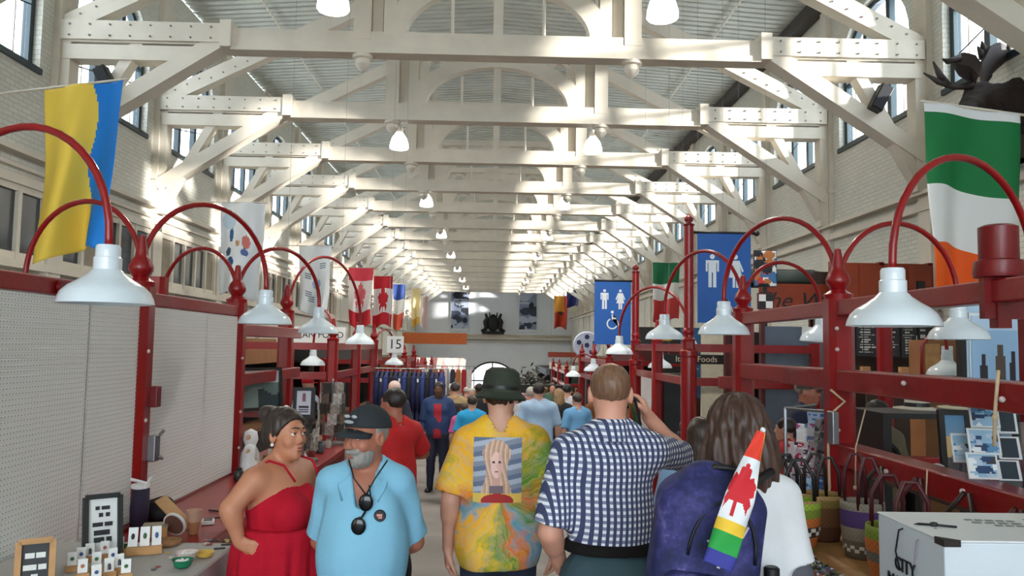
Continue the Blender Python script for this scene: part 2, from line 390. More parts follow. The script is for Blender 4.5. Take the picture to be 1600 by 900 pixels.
# ================================================================ roof trusses
def truss_parts():
    P = []
    add = lambda n, mb, m=WHITE, **k: P.append((n, mb.mesh(n, m, k.pop('smooth', False)), k))
    add('tie_beam', MB().bb(-6.98, 6.98, -.14, .14, 6.44, 6.73).bb(-4.3, 4.3, -.16, .16, 6.37, 6.47))
    for s in (-1, 1):
        add('end_plate', MB().bb(s*4.3, s*6.98, -.2, .2, 6.47, 6.78))
        add('splice_plate', MB().bb(s*4.28, s*4.46, -.22, .22, 6.40, 6.84))
        add('lower_beam', MB().bb(s*4.9, s*6.95, -.16, .16, 6.16, 6.40))
        add('rafter', MB().bar((s*6.98, 0, 6.72), (s*2.25, 0, 9.12), .26, .30, (0, 0, 1)))
        add('brace', MB().bar((s*4.42, 0, 6.56), (s*7.0, 0, 4.88), .34, .25))
        add('strut', MB().bar((s*5.72, 0, 6.6), (s*6.98, 0, 4.35), .24, .17))
        add('wall_post', MB().bb(s*6.84, s*7.02, -.14, .14, 4.3, 6.5))
        add('queen_post', MB().bb(s*2.06, s*2.34, -.15, .15, 6.6, 9.5))
        add('frame_post', MB().bb(s*1.66, s*1.86, -.1, .1, 6.7, 7.95).bb(s*1.88, s*2.05, -.03, .03, 6.7, 9.4))
        add('finial', MB().lathe([(.02, -.26), (.09, -.2), (.13, -.14), (.12, -.06), (.17, -.04), (.17, 0.03)], (s*2.2, 0, 6.36), 12), smooth='auto')
        ring = [(.25*math.cos(2*PI*k/18), .25*math.sin(2*PI*k/18)) for k in range(18)]
        add('spandrel_ring', MB().ring(ring, [(a*.62, b*.62) for a, b in ring], (s*1.3, -.07, 7.52), (1, 0, 0), (0, 0, 1), (0, .14, 0)))
        add('spandrel_web', MB().prism([(s*1.66, 7.0), (s*1.66, 7.3), (s*1.52, 7.12)], (0, -.05, 0), (1, 0, 0), (0, 0, 1), (0, .1, 0)).prism([(s*1.08, 7.62), (s*.5, 7.8), (s*1.05, 7.8)], (0, -.05, 0), (1, 0, 0), (0, 0, 1), (0, .1, 0)))
        add('hanger_rod', MB().tube([(s*.75, 0, 6.7), (s*.75, 0, 7.38)], .03, 6))
        bo = MB()
        for x in np.arange(4.6, 6.9, .32):
            for z in (6.53, 6.71):
                for y in (-.205,): bo.lathe([(.016, 0), (.016, .016), (.0, .018)], (s*x, y, z), 6, R=Matrix(((1, 0, 0), (0, 0, -1), (0, 1, 0))))
        for t in np.linspace(.12, .9, 8):
            bo.lathe([(.016, 0), (.016, .016), (.0, .018)], (s*(6.98-t*2.2), -.135, 6.72+t*1.12+.05*(-1)**int(t*20)), 6, R=Matrix(((1, 0, 0), (0, 0, -1), (0, 1, 0))))
        add('bolts', bo, mat('bolt heads', (120, 118, 112), .5), kind='stuff')
    add('arch_top', MB().bb(-1.9, 1.9, -.11, .11, 7.8, 7.98))
    N = 28; arc = lambda a, b: [(-a*math.cos(PI*k/N), 6.7+b*math.sin(PI*k/N)) for k in range(N+1)]
    o, i = arc(1.86, 1.12), arc(1.5, .86); am = MB()
    for k in range(N): am.prism([o[k], o[k+1], i[k+1], i[k]], (0, -.1, 0), (1, 0, 0), (0, 0, 1), (0, .2, 0))
    add('arch_rib', am); add('king_hanger', MB().bb(-.08, .08, -.06, .06, 6.7, 7.6))
    return P
TP = truss_parts()
ORD = 'first second third fourth fifth sixth seventh eighth ninth tenth eleventh twelfth thirteenth fourteenth fifteenth sixteenth seventeenth eighteenth'.split()
for i, T in enumerate(TR):
    lab = 'white timber roof truss with arched centre, %s truss counted from the viewer' % ORD[i-1] if i else 'white timber roof truss nearest overhead, only its brace end in the top corner'
    t = thing('roof_truss', lab, 'roof truss', (0, T, 0), group='white timber roof trusses')
    for n, me, k in TP: link(n, me, t, **k)
# speakers fixed to the struts of the second visible pair
for s, side in ((-1, 'left'), (1, 'right')):
    t = thing('speaker', 'black box loudspeaker on the nearest %s roof strut' % side, 'loudspeaker', (s*6.2, TR[1]-.24, 5.78))
    R = Matrix.Rotation(s*.48, 3, 'Y')
    MB().box((0, 0, 0), (.2, .2, .44), R).build('cabinet', BLACK, t, bevel=.01)
    MB().box(R @ Vector((0, -.11, 0)), (.17, .02, .4), R).build('grille', mat('dark grille', (34, 34, 38), .8), t)
    MB().bar((0, .1, 0), (0, .22, 0), .06, .06).build('bracket', STEEL, t)
# ---- bell pendants under the roof
LIT = mat('lit white glass shade', (255, 252, 244), .3, emit=5., bump=0)
PEND = []
for k in range(8):
    yl = 10.4+7.5*k
    for s in (-1, 1):
        lab = 'glowing white bell pendant lamp, %s pair from the viewer, %s one' % (ORD[k], 'left' if s < 0 else 'right')
        if not PEND:
            t = thing('pendant_lamp', lab, 'pendant lamp', (s*2.2, yl, 6.1), group='bell pendants in two rows under the roof')
            MB().lathe([(.20, 0), (.215, .02), (.21, .1), (.17, .24), (.10, .34), (.07, .38)], n=18).build('shade', LIT, t, smooth=True)
            MB().lathe([(.075, .37), (.085, .40), (.085, .50), (.04, .54)], n=12).build('cap', WHITE, t, smooth='auto')
            MB().tube([(0, 0, .52), (0, 0, 3.62)], .015, 6).build('stem', STEEL, t)
            PEND.append(t)
        else: PEND.append(dup(PEND[0], (s*2.2, yl, 6.1), label=lab))
        ld = bpy.data.lights.new('lamp_light', 'SPOT'); ld.energy = 420; ld.color = (1, .93, .82); ld.shadow_soft_size = .18; ld.spot_size = 2.6; ld.spot_blend = .6
        lo = bpy.data.objects.new('lamp_light', ld); COL.objects.link(lo); lo.location = (s*2.2, yl, 6.06)
# ================================================================ red market stalls
PEG = None
def peg_mat():
    m = bpy.data.materials.new('white pegboard'); m.use_nodes = True; n = NT(m)
    sc = n.add('ShaderNodeVectorMath', operation='MULTIPLY'); n.link(n.obj(), sc.inputs[0]); sc.inputs[1].default_value = (0, 40, 40)
    fr = n.add('ShaderNodeVectorMath', operation='FRACTION'); n.link(sc.outputs[0], fr.inputs[0])
    ds = n.add('ShaderNodeVectorMath', operation='DISTANCE'); n.link(fr.outputs[0], ds.inputs[0]); ds.inputs[1].default_value = (0, .5, .5)
    n.base(n.mix(n.math('LESS_THAN', ds.outputs['Value'], .14), S(240, 240, 238), S(150, 148, 146)))
    n.bsdf.inputs['Roughness'].default_value = .5; return m
PEG = peg_mat()
def pegboard(y0, y1, z0, z1, x):
    mb = MB(); z = z0; prof = []
    while z < z1-.02:                               # ribbed face: a shallow step for every row
        prof += [(0, z), (0, z+.019), (-.004, z+.020), (-.004, z+.025)]; z += .025
    prof.append((0, z)); o = len(mb.v)
    for dx, zz in prof: mb.v += [(x+dx, y0, zz), (x+dx, y1, zz)]
    for i in range(len(prof)-1): mb.f.append((o+2*i, o+2*i+1, o+2*i+3, o+2*i+2))
    mb.bb(x-.025, x-.006, y0, y1, z0, z); return mb
def post(mb, x, y, z0, z1, w=.15):
    h = w/2; c = .22*w
    poly = [(-h+c, -h), (h-c, -h), (h, -h+c), (h, h-c), (h-c, h), (-h+c, h), (-h, h-c), (-h, -h+c)]
    return mb.prism(poly, (x, y, z0), (1, 0, 0), (0, 1, 0), (0, 0, z1-z0))
def finial(mb, x, y, z, k=1.):
    return mb.lathe([(.085*k, 0), (.09*k, .03*k), (.06*k, .05*k), (.045*k, .06*k), (.072*k, .10*k), (.075*k, .125*k), (.06*k, .165*k), (.04*k, .19*k), (.038*k, .21*k), (.02*k, .32*k), (.0, .33*k)], (x, y, z), 14)
def add_posts(t, ps, ztop, w=.15, down=True):
    for x, y in ps:
        p = post(MB(), x, y, floor_z(y)-.02 if down else 0, ztop, w).build('post', RED, t, world=True)
        finial(MB(), x, y, ztop).build('finial', RED, p, smooth='auto', world=False) if False else None
        f = finial(MB(), x-t['_o'][0], y-t['_o'][1], ztop-t['_o'][2]).build('finial', RED, p, smooth='auto')
def bolts(t, pts):
    for x, y, z in pts: MB().ball((x, y, z), .014, 8).build('bolt_head', mat('paint-chipped bolt', (206, 190, 186), .4), t, world=True, smooth=True)
ls = thing('market_stall', 'red timber market stall with white pegboard panels, left of the aisle in front', 'market stall', (-2.2, 5.0, floor_z(5)))
add_posts(ls, [(-2.2, 5.02), (-2.2, 6.9), (-2.2, 3.15), (-2.35, 9.15)], 2.02, .16)
post(MB(), -2.5, 6.0, floor_z(6), 2.16, .13).build('post', RED, ls, world=True)
post(MB(), -2.62, 3.75, floor_z(4), 2.05, .13).build('post', RED, ls, world=True)
for y0, y1 in ((2.6, 4.95), (5.1, 6.84)): MB().bb(-2.25, -2.15, y0, y1, 1.905, 1.99).build('rail', RED, ls, world=True, bevel=.008)
for z in (1.79, 1.36): MB().bb(-2.24, -2.16, 6.97, 9.1, z-.055, z+.055).build('rail', RED, ls, world=True, bevel=.008)
for y0, y1 in ((2.6, 4.33), (4.345, 4.95), (5.1, 6.1), (6.115, 6.84)): pegboard(y0, y1, .60, 1.905, -2.16).build('pegboard_panel', PEG, ls, world=True)
MB().bb(-2.32, -1.55, 4.05, 9.0, .53, .585).build('counter', RED, ls, world=True, bevel=.006)
MB().bb(-1.66, -1.62, 4.05, 9.0, -.45, .53).build('counter_front', DKRED, ls, world=True)
MB().bb(-2.32, -2.1, 2.6, 4.95, .5, .6).build('base_rail', DKRED, ls, world=True)
MB().box((-2.1, 5.08, 1.34), (.05, .07, .13)).build('switch_box', DKRED, ls, world=True, bevel=.006)
MB().box((-2.1, 5.09, 1.02), (.05, .08, .16)).tube([(-2.07, 5.1, 1.1), (-2.05, 5.12, 1.13)], .012, 6).tube([(-2.07, 5.1, .97), (-2.05, 5.12, .95)], .012, 6).build('cable_clamp', STEEL, ls, world=True, bevel=.006)
bolts(ls, [(-2.12, 4.99, 1.62), (-2.12, 5.0, 1.2), (-2.12, 6.86, 1.55), (-2.12, 6.86, 1.1), (-2.12, 6.86, .8)])
MB().lathe([(.035, 0), (.035, .02)], (-2.145, 4.0, 1.945), 14, R=Matrix(((0, 0, 1), (0, 1, 0), (-1, 0, 0)))).build('round_plate', DKRED, ls, world=True)

rs = thing('market_stall', 'red timber market stall with open rails, right of the aisle in front', 'market stall', (2.2, 5.0, floor_z(5)))
add_posts(rs, [(2.2, 5.05), (2.2, 7.0), (2.2, 2.7)], 2.02, .165)
for (x, y) in ((2.65, 3.85), (3.95, 8.0), (4.05, 5.3)): post(MB(), x, y, floor_z(y), 2.0, .13).build('post', RED, rs, world=True)
for y0, y1 in ((2.7, 4.97), (5.13, 6.92)):
    MB().bb(2.15, 2.25, y0, y1, 1.91, 2.01).build('rail', RED, rs, world=True, bevel=.008)
    MB().bb(2.14, 2.27, y0, y1, 1.445, 1.575).build('rail', RED, rs, world=True, bevel=.01)
MB().bb(2.14, 2.28, 2.7, 4.97, .99, 1.12).build('rail', RED, rs, world=True, bevel=.01)
MB().bb(2.27, 3.95, 7.95, 8.05, 1.3, 1.42).build('rail', RED, rs, world=True, bevel=.008)
MB().bb(2.3, 4.0, 5.25, 5.35, .9, 1.0).build('rail', RED, rs, world=True, bevel=.008)
MB().bb(2.16, 2.24, 2.7, 4.97, .25, .38).build('rail', DKRED, rs, world=True)
MB().bb(2.28, 3.4, 2.5, 4.9, .93, .97).build('shelf', mat('grey laminate', (120, 112, 108), .5), rs, world=True)
MB().lathe([(.075, .09), (.08, .11), (.08, .25), (.06, .26)], (2.2, 3.42, 1.99), 16).lathe([(.1, .03), (.105, .05), (.1, .1), (.075, .11)], (2.2, 3.42, 1.99), 16).build('octagonal_cap', DKRED, rs, smooth='auto', world=True)
MB().bb(2.12, 2.29, 3.4, 3.44, 1.84, 2.04).bb(2.17, 2.23, 3.39, 3.45, 1.8, 2.1).build('cap_bracket', DKRED, rs, world=True)
bolts(rs, [(2.15, 4.96, z) for z in (1.83, 1.7, 1.2)]+[(2.12, y, z) for y, z in ((3.3, 1.5), (4.1, 1.53), (3.6, 1.07), (4.3, 1.05))])
MB().box((2.10, 4.92, 1.22), (.04, .09, .2)).build('outlet_box', STEEL, rs, world=True, bevel=.006)
# poles and the second pair of stalls down the slope
for px, d, lab in ((1077, 10.0, 'tall red flag pole with ball top between the two blue banners'), (993, 13.7, 'tall red flag pole with ball top beside the farther blue banner')):
    x = (px-770)*d/FPX; zt = 3.36 if px > 1000 else 3.1; t = thing('banner_pole', lab, 'pole', (x, d, floor_z(d)), group='tall red poles')
    H = zt-floor_z(d)
    MB().tube([(0, 0, 0), (0, 0, 2.1)], .1, 12).tube([(0, 0, 2.1), (0, 0, H-.12)], .06, 12).lathe([(.1, 2.08), (.115, 2.1), (.115, 2.16), (.06, 2.2)], n=12).build('shaft', RED, t, smooth='auto')
    MB().lathe([(.065, H-.12), (.075, H-.1), (.03, H-.08), (.055, H-.05), (.06, H-.02), (.0, H+.04)], n=12).build('ball_top', DKRED, t, smooth=True)
def far_stall(x, ys, side, zt, lab, cols=3):
    t = thing('market_stall', lab, 'market stall', (x, ys[0], floor_z(ys[0])))
    add_posts(t, [(x, y) for y in ys], zt, .15); s = -1 if x < 0 else 1
    for y in (ys[0], ys[-1]): post(MB(), x+s*1.6, y, floor_z(y), zt, .12).build('post', RED, t, world=True)
    for a, b in zip(ys, ys[1:]):
        for z in (zt-.08, zt-.5): MB().bb(x-.045, x+.045, a+.08, b-.08, z-.05, z+.05).build('rail', RED, t, world=True)
    for y in (ys[0],): 
        for z in (zt-.08, zt-.5): MB().bb(x+s*.07, x+s*1.55, y-.04, y+.04, z-.05, z+.05).build('rail', RED, t, world=True)
    zc = floor_z(sum(ys)/2)+.85
    MB().bb(x-.1*s, x+s*(.5 if s < 0 else .9), ys[0], ys[-1], zc-.04, zc).build('counter', DKRED, t, world=True)
    MB().bb(x, x+s*.03, ys[0], ys[-1], zc-.9, zc-.04).build('counter_front', DKRED, t, world=True); return t
far_stall(-2.3, (11.6, 13.6, 15.6), -1, 1.72, 'second red market stall on the left side of the aisle')
far_stall(-2.3, (18.5, 21, 23.5), -1, 1.35, 'third red market stall on the left side of the aisle')
far_stall(2.45, (10.0, 11.9, 13.7), 1, 1.78, 'second red market stall on the right side, under the blue banners')
far_stall(2.4, (16.5, 19, 21.5), 1, 1.45, 'third red market stall on the right side of the aisle')
far_stall(-2.5, (27, 30, 33), -1, .9, 'fourth red market stall, far down the left side')
far_stall(2.5, (27, 30, 33), 1, .9, 'fourth red market stall, far down the right side')
# ---- gooseneck lamps
def gooseneck(x0, y0, x1, y1, z, lab, k=1., arm=True, drop=.04):
    """arm from a post at (x0, y0) over to a shade hanging at (x1, y1); z is the height where the arm ends"""
    t = thing('gooseneck_lamp', lab, 'lamp', (x0, y0, z), group='white enamel gooseneck lamps on red arms')
    dx, dy = x1-x0, y1-y0; L = math.hypot(dx, dy); R = L/2; N = 22; pts = [(0, 0, -.35*k), (0, 0, 0)]
    for i in range(1, N+1):
        a = PI*i/N; pts.append((dx*(1-math.cos(a))/2, dy*(1-math.cos(a))/2, R*math.sin(a)))
    pts.append((dx, dy, -drop))
    MB().tube(pts, .0175*k, 8).build('arm', RED, t, smooth=True)
    prof = [(.0, .25), (.045, .25), (.05, .24), (.05, .20), (.056, .195), (.056, .145), (.062, .14), (.075, .125), (.11, .10), (.15, .075), (.175, .05), (.188, .02), (.192, .0), (.186, .0), (.17, .045), (.14, .07), (.07, .11), (.0, .13)]
    zs = -drop-.24*k
    MB().lathe([(r*k, h*k) for r, h in prof], (dx, dy, zs), 28).build('shade', ENAMEL, t, smooth='auto')
    MB().ball((dx, dy, zs+.06*k), (.03*k, .03*k, .045*k), 10).build('bulb', mat('unlit bulb', (240, 238, 230), .2, bump=0), t, smooth=True)
    return t
GL = [(-2.62, 3.75, -1.64, 3.42, 2.12, 'nearest gooseneck lamp on the left, in front of the white pegboard'),
      (-2.2, 5.02, -3.1, 5.35, 2.1, 'gooseneck lamp behind the left pegboard, only its red arm above the rail'),
      (-2.2, 5.02, -1.67, 5.9, 2.1, 'second gooseneck lamp along the left side of the aisle'),
      (-2.2, 6.9, -3.0, 7.3, 2.06, 'gooseneck lamp leaning inwards from the second left post'),
      (-2.2, 6.9, -1.67, 7.7, 2.06, 'third gooseneck lamp along the left, above the food sign'),
      (-2.35, 9.15, -1.75, 10.6, 1.96, 'fourth gooseneck lamp along the left side of the aisle'),
      (2.65, 3.85, 1.72, 3.4, 2.08, 'nearest gooseneck lamp on the right, large in front of the menu boards'),
      (2.2, 5.05, 3.12, 5.3, 2.06, 'gooseneck lamp under the orange end of the tricolour flag'),
      (2.2, 5.05, 1.74, 6.0, 2.08, 'second gooseneck lamp along the right, before the nearer blue banner'),
      (2.2, 7.0, 3.0, 7.25, 2.06, 'gooseneck lamp leaning inwards from the second right post'),
      (2.2, 7.0, 1.72, 8.0, 2.06, 'third gooseneck lamp along the right side of the aisle'),
      (2.45, 10.0, 1.74, 11.0, 1.88, 'fourth gooseneck lamp on the right, below the farther blue banner'),
      (-2.3, 11.6, -2.8, 12.6, 1.62, 'small gooseneck lamp under the white food sign'),
      (-2.3, 15.6, -2.0, 16.4, 1.55, 'small gooseneck lamp hanging by the clothes rail'),
      (2.45, 11.9, 2.66, 12.7, 1.66, 'small gooseneck lamp before the vertical blue sign'),
      (2.4, 16.5, 2.0, 15.9, 1.5, 'small gooseneck lamp left of the bald man'),
      (2.4, 19, 1.95, 19.3, 1.26, 'smallest gooseneck lamp in the right distance'),
      (3.95, 8.0, 4.5, 7.85, 1.75, 'small gooseneck lamp by the wooden cupboard on the right')]
for g in GL: gooseneck(*g)
# ================================================================ banners, flags, signs
BLUE = mat('blue vinyl banner', (16, 92, 178), .5, var=.08, scale=1.5)
WSYM = mat('white symbol print', (232, 238, 244), .6, var=.02, bump=0)
def disc(mb, c, r, y, n=14): return mb.prism([(c[0]+r*math.cos(2*PI*k/n), c[1]+r*math.sin(2*PI*k/n)) for k in range(n)], (0, y, 0), (1, 0, 0), (0, 0, 1), (0, -.003, 0))
def pictogram(kind, cx, cz, h, y):
    mb = MB(); P = lambda pts: mb.prism([(cx+a*h, cz+b*h) for a, b in pts], (0, y, 0), (1, 0, 0), (0, 0, 1), (0, -.003, 0))
    if kind == 'man':
        disc(mb, (cx, cz+.43*h), .075*h, y)
        P([(-.2, .32), (.2, .32), (.2, -.02), (.145, -.02), (.145, .24), (.12, .24), (.12, -.5), (.02, -.5), (.02, -.05), (-.02, -.05), (-.02, -.5), (-.12, -.5), (-.12, .24), (-.145, .24), (-.145, -.02), (-.2, -.02)])
    if kind == 'woman':
        disc(mb, (cx, cz+.43*h), .075*h, y)
        P([(-.12, .32), (.12, .32), (.25, .0), (.2, -.03), (.12, .16), (.2, -.2), (.09, -.2), (.09, -.5), (.015, -.5), (.015, -.2), (-.015, -.2), (-.015, -.5), (-.09, -.5), (-.09, -.2), (-.2, -.2), (-.12, .16), (-.2, -.03), (-.25, .0)])
    if kind == 'wheelchair':
        disc(mb, (cx-.02*h, cz+.42*h), .08*h, y)
        P([(-.06, .3), (.02, .3), (.03, .12), (.2, .12), (.2, .05), (.03, .05), (.04, -.06), (.2, -.06), (.32, -.36), (.42, -.32), (.4, -.25), (.36, -.27), (.25, .01), (-.04, .01)])
        o = [(cx+(-.02+.3*math.cos(a))*h, cz+(-.2+.3*math.sin(a))*h) for a in np.linspace(2.0, 5.9, 18)]
        i = [(cx+(-.02+.23*math.cos(a))*h, cz+(-.2+.23*math.sin(a))*h) for a in np.linspace(2.0, 5.9, 18)]
        for k in range(17): mb.prism([o[k], o[k+1], i[k+1], i[k]], (0, y, 0), (1, 0, 0), (0, 0, 1), (0, -.003, 0))
    return mb
for x0, x1, z0, z1, d, lab, knob in ((2.58, 3.26, 2.02, 3.16, 10.05, 'nearer blue washroom banner with white figures, right of the taller pole', 1), (1.74, 2.37, 1.74, 2.83, 13.75, 'farther blue washroom banner with white figures and wheelchair sign', 0)):
    t = thing('washroom_banner', lab, 'banner', ((x0+x1)/2, d, z0)); w = (x1-x0)/2; h = z1-z0
    MB().bb(-w, w, -.006, .006, 0, h).build('banner_cloth', BLUE, t)
    MB().tube([(-w-.1 if knob else -w, 0, h+.01), (w+.06, 0, h+.01)], .018, 8).ball((w+.08, 0, h+.01), .04, 8).build('rod', BLACK, t, smooth=True)
    ph = .42 if knob else .34; zz = h*.78 if knob else h*.62
    zz = h-.27-ph/2 if knob else h-.14-ph/2
    for k, dx in (('man', -w*.45), ('woman', w*.42)): pictogram(k, dx, zz, ph, -.007).build('pictogram', WSYM, t)
    pictogram('wheelchair', 0, zz-ph*1.05, ph*(.8 if knob else .95), -.007).build('pictogram', WSYM, t)
CLOTH = None
def flag(lab, x0, x1, z0, z1, y, fn, seed=0, amp=.07, tilt=.0, n=(56, 64), group='flags hanging along the side walls'):
    t = thing('flag', lab, 'flag', ((x0+x1)/2, y, z1), group=group); w = x1-x0; h = z1-z0; r = random.Random(seed)
    p1, p2, p3 = (r.uniform(0, 6) for _ in range(3)); m = vmat('printed flag cloth', .75)
    def pos(u, v):
        zz = -h*v*(1-.05*math.sin(5*u+p3))+tilt*w*(u-.5)*(1-v*.6)
        xx = (u-.5)*w*(1-.18*v*math.sin(p1)**2)+.03*w*math.sin(7*v+p2)*v
        return (xx, amp*(.3+v)*math.sin(9*u+2.5*v+p1)+.03*math.sin(17*u+p2)*v, zz)
    sheet(fn, n[0], n[1], pos, m, 'cloth', t, .003)
    s = 1 if x1 > 0 else -1; xa, xb = s*(HX-.05)-(x0+x1)/2, (x0-.05 if s > 0 else x1+.05)-(x0+x1)/2
    MB().tube([(xa, .0, tilt*w*(xa/w)), (xb, 0, .01+tilt*w*(xb/w))], .016, 6).build('pole', WHITE, t); return t
def maple(u, v, cx, cy, r):                        # rough maple leaf
    dx, dy = (u-cx)/r, (v-cy)/r; a = math.atan2(dx, -dy); d = math.hypot(dx, dy)
    k = .55+.32*abs(math.cos(2.5*a))+.12*abs(math.cos(7.5*a))
    if abs(a) > 2.5: k *= .55
    return d < k or (abs(dx) < .07 and 0 < dy < 1.0)
def blobs(seed, cols, n, base, rx=.06, ry=.04):
    r = random.Random(seed); L = [(r.random(), r.random(), rx*r.uniform(.4, 1.4), ry*r.uniform(.4, 1.4), r.choice(cols)) for _ in range(n)]
    def fn(u, v):
        c = base
        for x, y, a, b, k in L:
            if ((u-x)/a)**2+((v-y)/b)**2 < 1: c = k
        return c
    return fn
flag('yellow and blue flag hanging on the left wall', -6.0, -4.95, 2.78, 5.05, 9.0+1.5, lambda u, v: (22, 132, 226) if u > .62+.06*math.sin(9*v) else (250, 214, 84), 1, .16, .14)
def leftfig(u, v):
    c = (236, 242, 248)
    for x, y, a, b, k in ((.25, .36, .06, .08, (38, 92, 150)), (.2, .55, .07, .05, (50, 84, 120)), (.28, .66, .1, .05, (30, 90, 150)), (.32, .72, .04, .05, (30, 90, 150)), (.6, .42, .09, .07, (206, 120, 110)), (.58, .53, .08, .04, (86, 110, 170)), (.42, .45, .05, .03, (210, 160, 120)), (.8, .38, .03, .03, (110, 120, 130)), (.2, .2, .16, .1, (200, 220, 240))):
        if ((u-x)/a)**2+((v-y)/b)**2 < 1: c = k
    return c
flag('white flag with blue and red figures on the left wall', -6.25, -5.25, 2.7, 4.85, 18.2, leftfig, 2, .1)
def trig(u, v):
    for x, y in ((.3, .45), (.38, .78), (.75, .3), (.3, .72)):
        if abs(u-x) < .1 and abs(v-y) < .05: return (110, 128, 150) if int((v-y+.05)*60) % 2 == 0 else (225, 232, 240)
    return (150, 190, 225) if (u-.55)**2+((v-.55)*1.8)**2 < .018 else (234, 240, 246)
flag('pale flag with small grey bar emblems, above the food sign', -6.5, -5.4, 2.7, 4.9, 26.6, trig, 3, .1)
def canada(u, v): return (206, 30, 48) if v < .25 or v > .75 else ((206, 30, 48) if maple(u, v, .5, .5, .3) else (240, 236, 236))
flag('red and white maple leaf flag, the nearer of two on the left', -6.1, -5.05, 2.4, 4.85, 33.5, lambda u, v: (232, 70, 90) if v < .22 else ((206, 40, 54) if v > .74 else ((232, 110, 120) if maple(u, v, .5, .48, .25) else (242, 236, 236))), 4, .1)
flag('red and white maple leaf flag, the farther of two on the left', -5.7, -4.8, 2.5, 4.9, 38.0, canada, 5, .1)
flag('flag with blue, white and orange-red parts, far left', -5.4, -4.75, 2.5, 4.9, 43, lambda u, v: (44, 76, 150) if v < .34 else ((238, 236, 232) if v < .66 else (214, 92, 66)), 6, .1)
flag('pale yellow flag in the left distance', -5.35, -4.7, 2.9, 5.3, 52, lambda u, v: (246, 226, 170) if v < .8 else (222, 180, 90), 7, .1)
flag('pale rose flag in the left distance', -5.5, -4.9, 2.9, 5.3, 60, lambda u, v: (240, 226, 222) if u < .6 else (206, 170, 170), 8, .1)
flag('green, white and orange flag below the moose on the right', 5.35, 6.55, 2.22, 4.75, 9.7, lambda u, v: (232, 234, 236) if v < .045 else ((14, 118, 62) if v < .42 else ((226, 228, 226) if v < .72 else (236, 94, 18))), 9, .1, -.11)
flag('green, white and red flag behind the taller red pole', 5.3, 6.2, 2.6, 4.55, 26.5, lambda u, v: (20, 108, 66) if v < .36 else ((232, 232, 230) if v < .62 else (204, 62, 62)), 10, .08)
flag('gold and red heraldic flag in the right distance', 4.7, 5.75, 3.1, 5.6, 62, lambda u, v: (218, 150, 54) if v < .5 and u < .75 else ((58, 52, 62) if (u-.5)**2+(v-.45)**2 < .03 else (196, 70, 46)), 11, .25)
flag('dark blue flag in the right distance', 5.5, 6.4, 4.7, 5.9, 60, lambda u, v: (46, 54, 116) if u < .8 else (90, 96, 150), 12, .2, .2)
# signs
def sign(lab, name, cx, cz, d, w, h, body, size, tm, bm, th=.05, font_shear=0., sx=1., cat='sign', R=None, dz=0, hang=True):
    t = thing(name, lab, cat, (cx, d, cz)); MB().bb(-w/2, w/2, 0, th, -h/2, h/2).build('board', bm, t, bevel=.004)
    for i, b in enumerate(body if isinstance(body, list) else [body]):
        n = len(body) if isinstance(body, list) else 1
        text(b, size, (0, -.002, ((n-1)/2-i)*size*1.12+dz), R_FRONT, tm, t, sx=sx, shear=font_shear)
    zt = ceil_z(cx)-cz
    if hang:
        for q in (-.4, .4): MB().tube([(q*w, th/2, h/2-.01), (q*w, th/2, zt)], .003, 4).build('hanging_wire', STEEL, t)
    return t
INK = mat('black lettering', (24, 26, 30), .5, bump=0)
sign('white box sign reading KOREAN FOOD under the third left lamp', 'food_sign', -3.02, 1.82, 13.4, 1.14, .27, 'KOREAN FOOD', .15, INK, PAPER, .12)
sign('white square sign reading 15 in a black frame', 'number_sign', -1.88, 1.68, 15.5, .32, .32, '15', .26, INK, PAPER, .03)
SG = mat('orange-brown sign board', (136, 52, 22), .5, var=.2, scale=2)
sign('orange-brown shop sign with black script behind the right stall', 'shop_sign', 5.02, 2.5, 13.0, 1.3, .56, 'The Wee', .36, INK, SG, .08, .35, 1.1)
sign('small black sign with pale Italian Foods lettering', 'shop_sign', 3.7, 1.50, 14.5, 1.25, .17, 'Italian Foods', .15, mat('cream lettering', (220, 206, 180), .5, bump=0), BLACK, .04)
t = sign('vertical blue sign with big white letters A K E', 'vertical_sign', 3.72, 1.42, 15.0, .36, 1.3, ['A', 'K', 'E'], .38, WSYM, mat('teal blue sign', (28, 92, 140), .5), .05, sx=1.2)
MB().bb(.2, .62, 0, .05, -1.2, .62).build('beige_panel', CREAM, t)
t = sign('dark fascia with yellow lettering above the vertical sign', 'fascia_sign', 4.0, 1.94, 15.95, 2.4, .34, 'S T S', .33, mat('yellow lettering', (240, 190, 30), .5, bump=0), mat('dark fascia', (38, 36, 34), .5), .1, sx=1.9)
for x, w in ((-.62, .4), (.72, .34)): MB().prism([(x-w/2, -.06), (x+w/2, -.02), (x+w/2, .05), (x-w/2, .09)], (0, -.012, 0), (1, 0, 0), (0, 0, 1), (0, .01, 0)).build('painted_swash', mat('yellow lettering'), t)
sign('orange hanging board in the left distance', 'hanging_board', -2.9, 2.0, 40, 3.2, .55, '', .1, INK, mat('orange board', (206, 106, 40), .5), .1)
sign('narrow orange-brown board on the far right', 'hanging_board', 3.0, 1.35, 34, 1.3, .22, '', .1, INK, SG, .1)
sign('red sign with white letters far right of the aisle', 'shop_sign', 4.0, .9, 30, 1.3, .5, 'TTOS', .42, WSYM, mat('crimson board', (150, 16, 30), .5), .1)
t = thing('ball_sign', 'round blue and white football sign in the right distance', 'sign', (3.05, 26, 1.75))
MB().tube([(0, .02, -.4), (0, .02, floor_z(26)-1.75)], .05, 8).build('pole', STEEL, t)
MB().lathe([(.0, -.05), (.42, -.05), (.45, 0), (.42, .05), (0, .05)], n=24, R=Matrix(((1, 0, 0), (0, 0, -1), (0, 1, 0)))).build('disc', mat('pale blue disc', (196, 204, 226), .4), t)
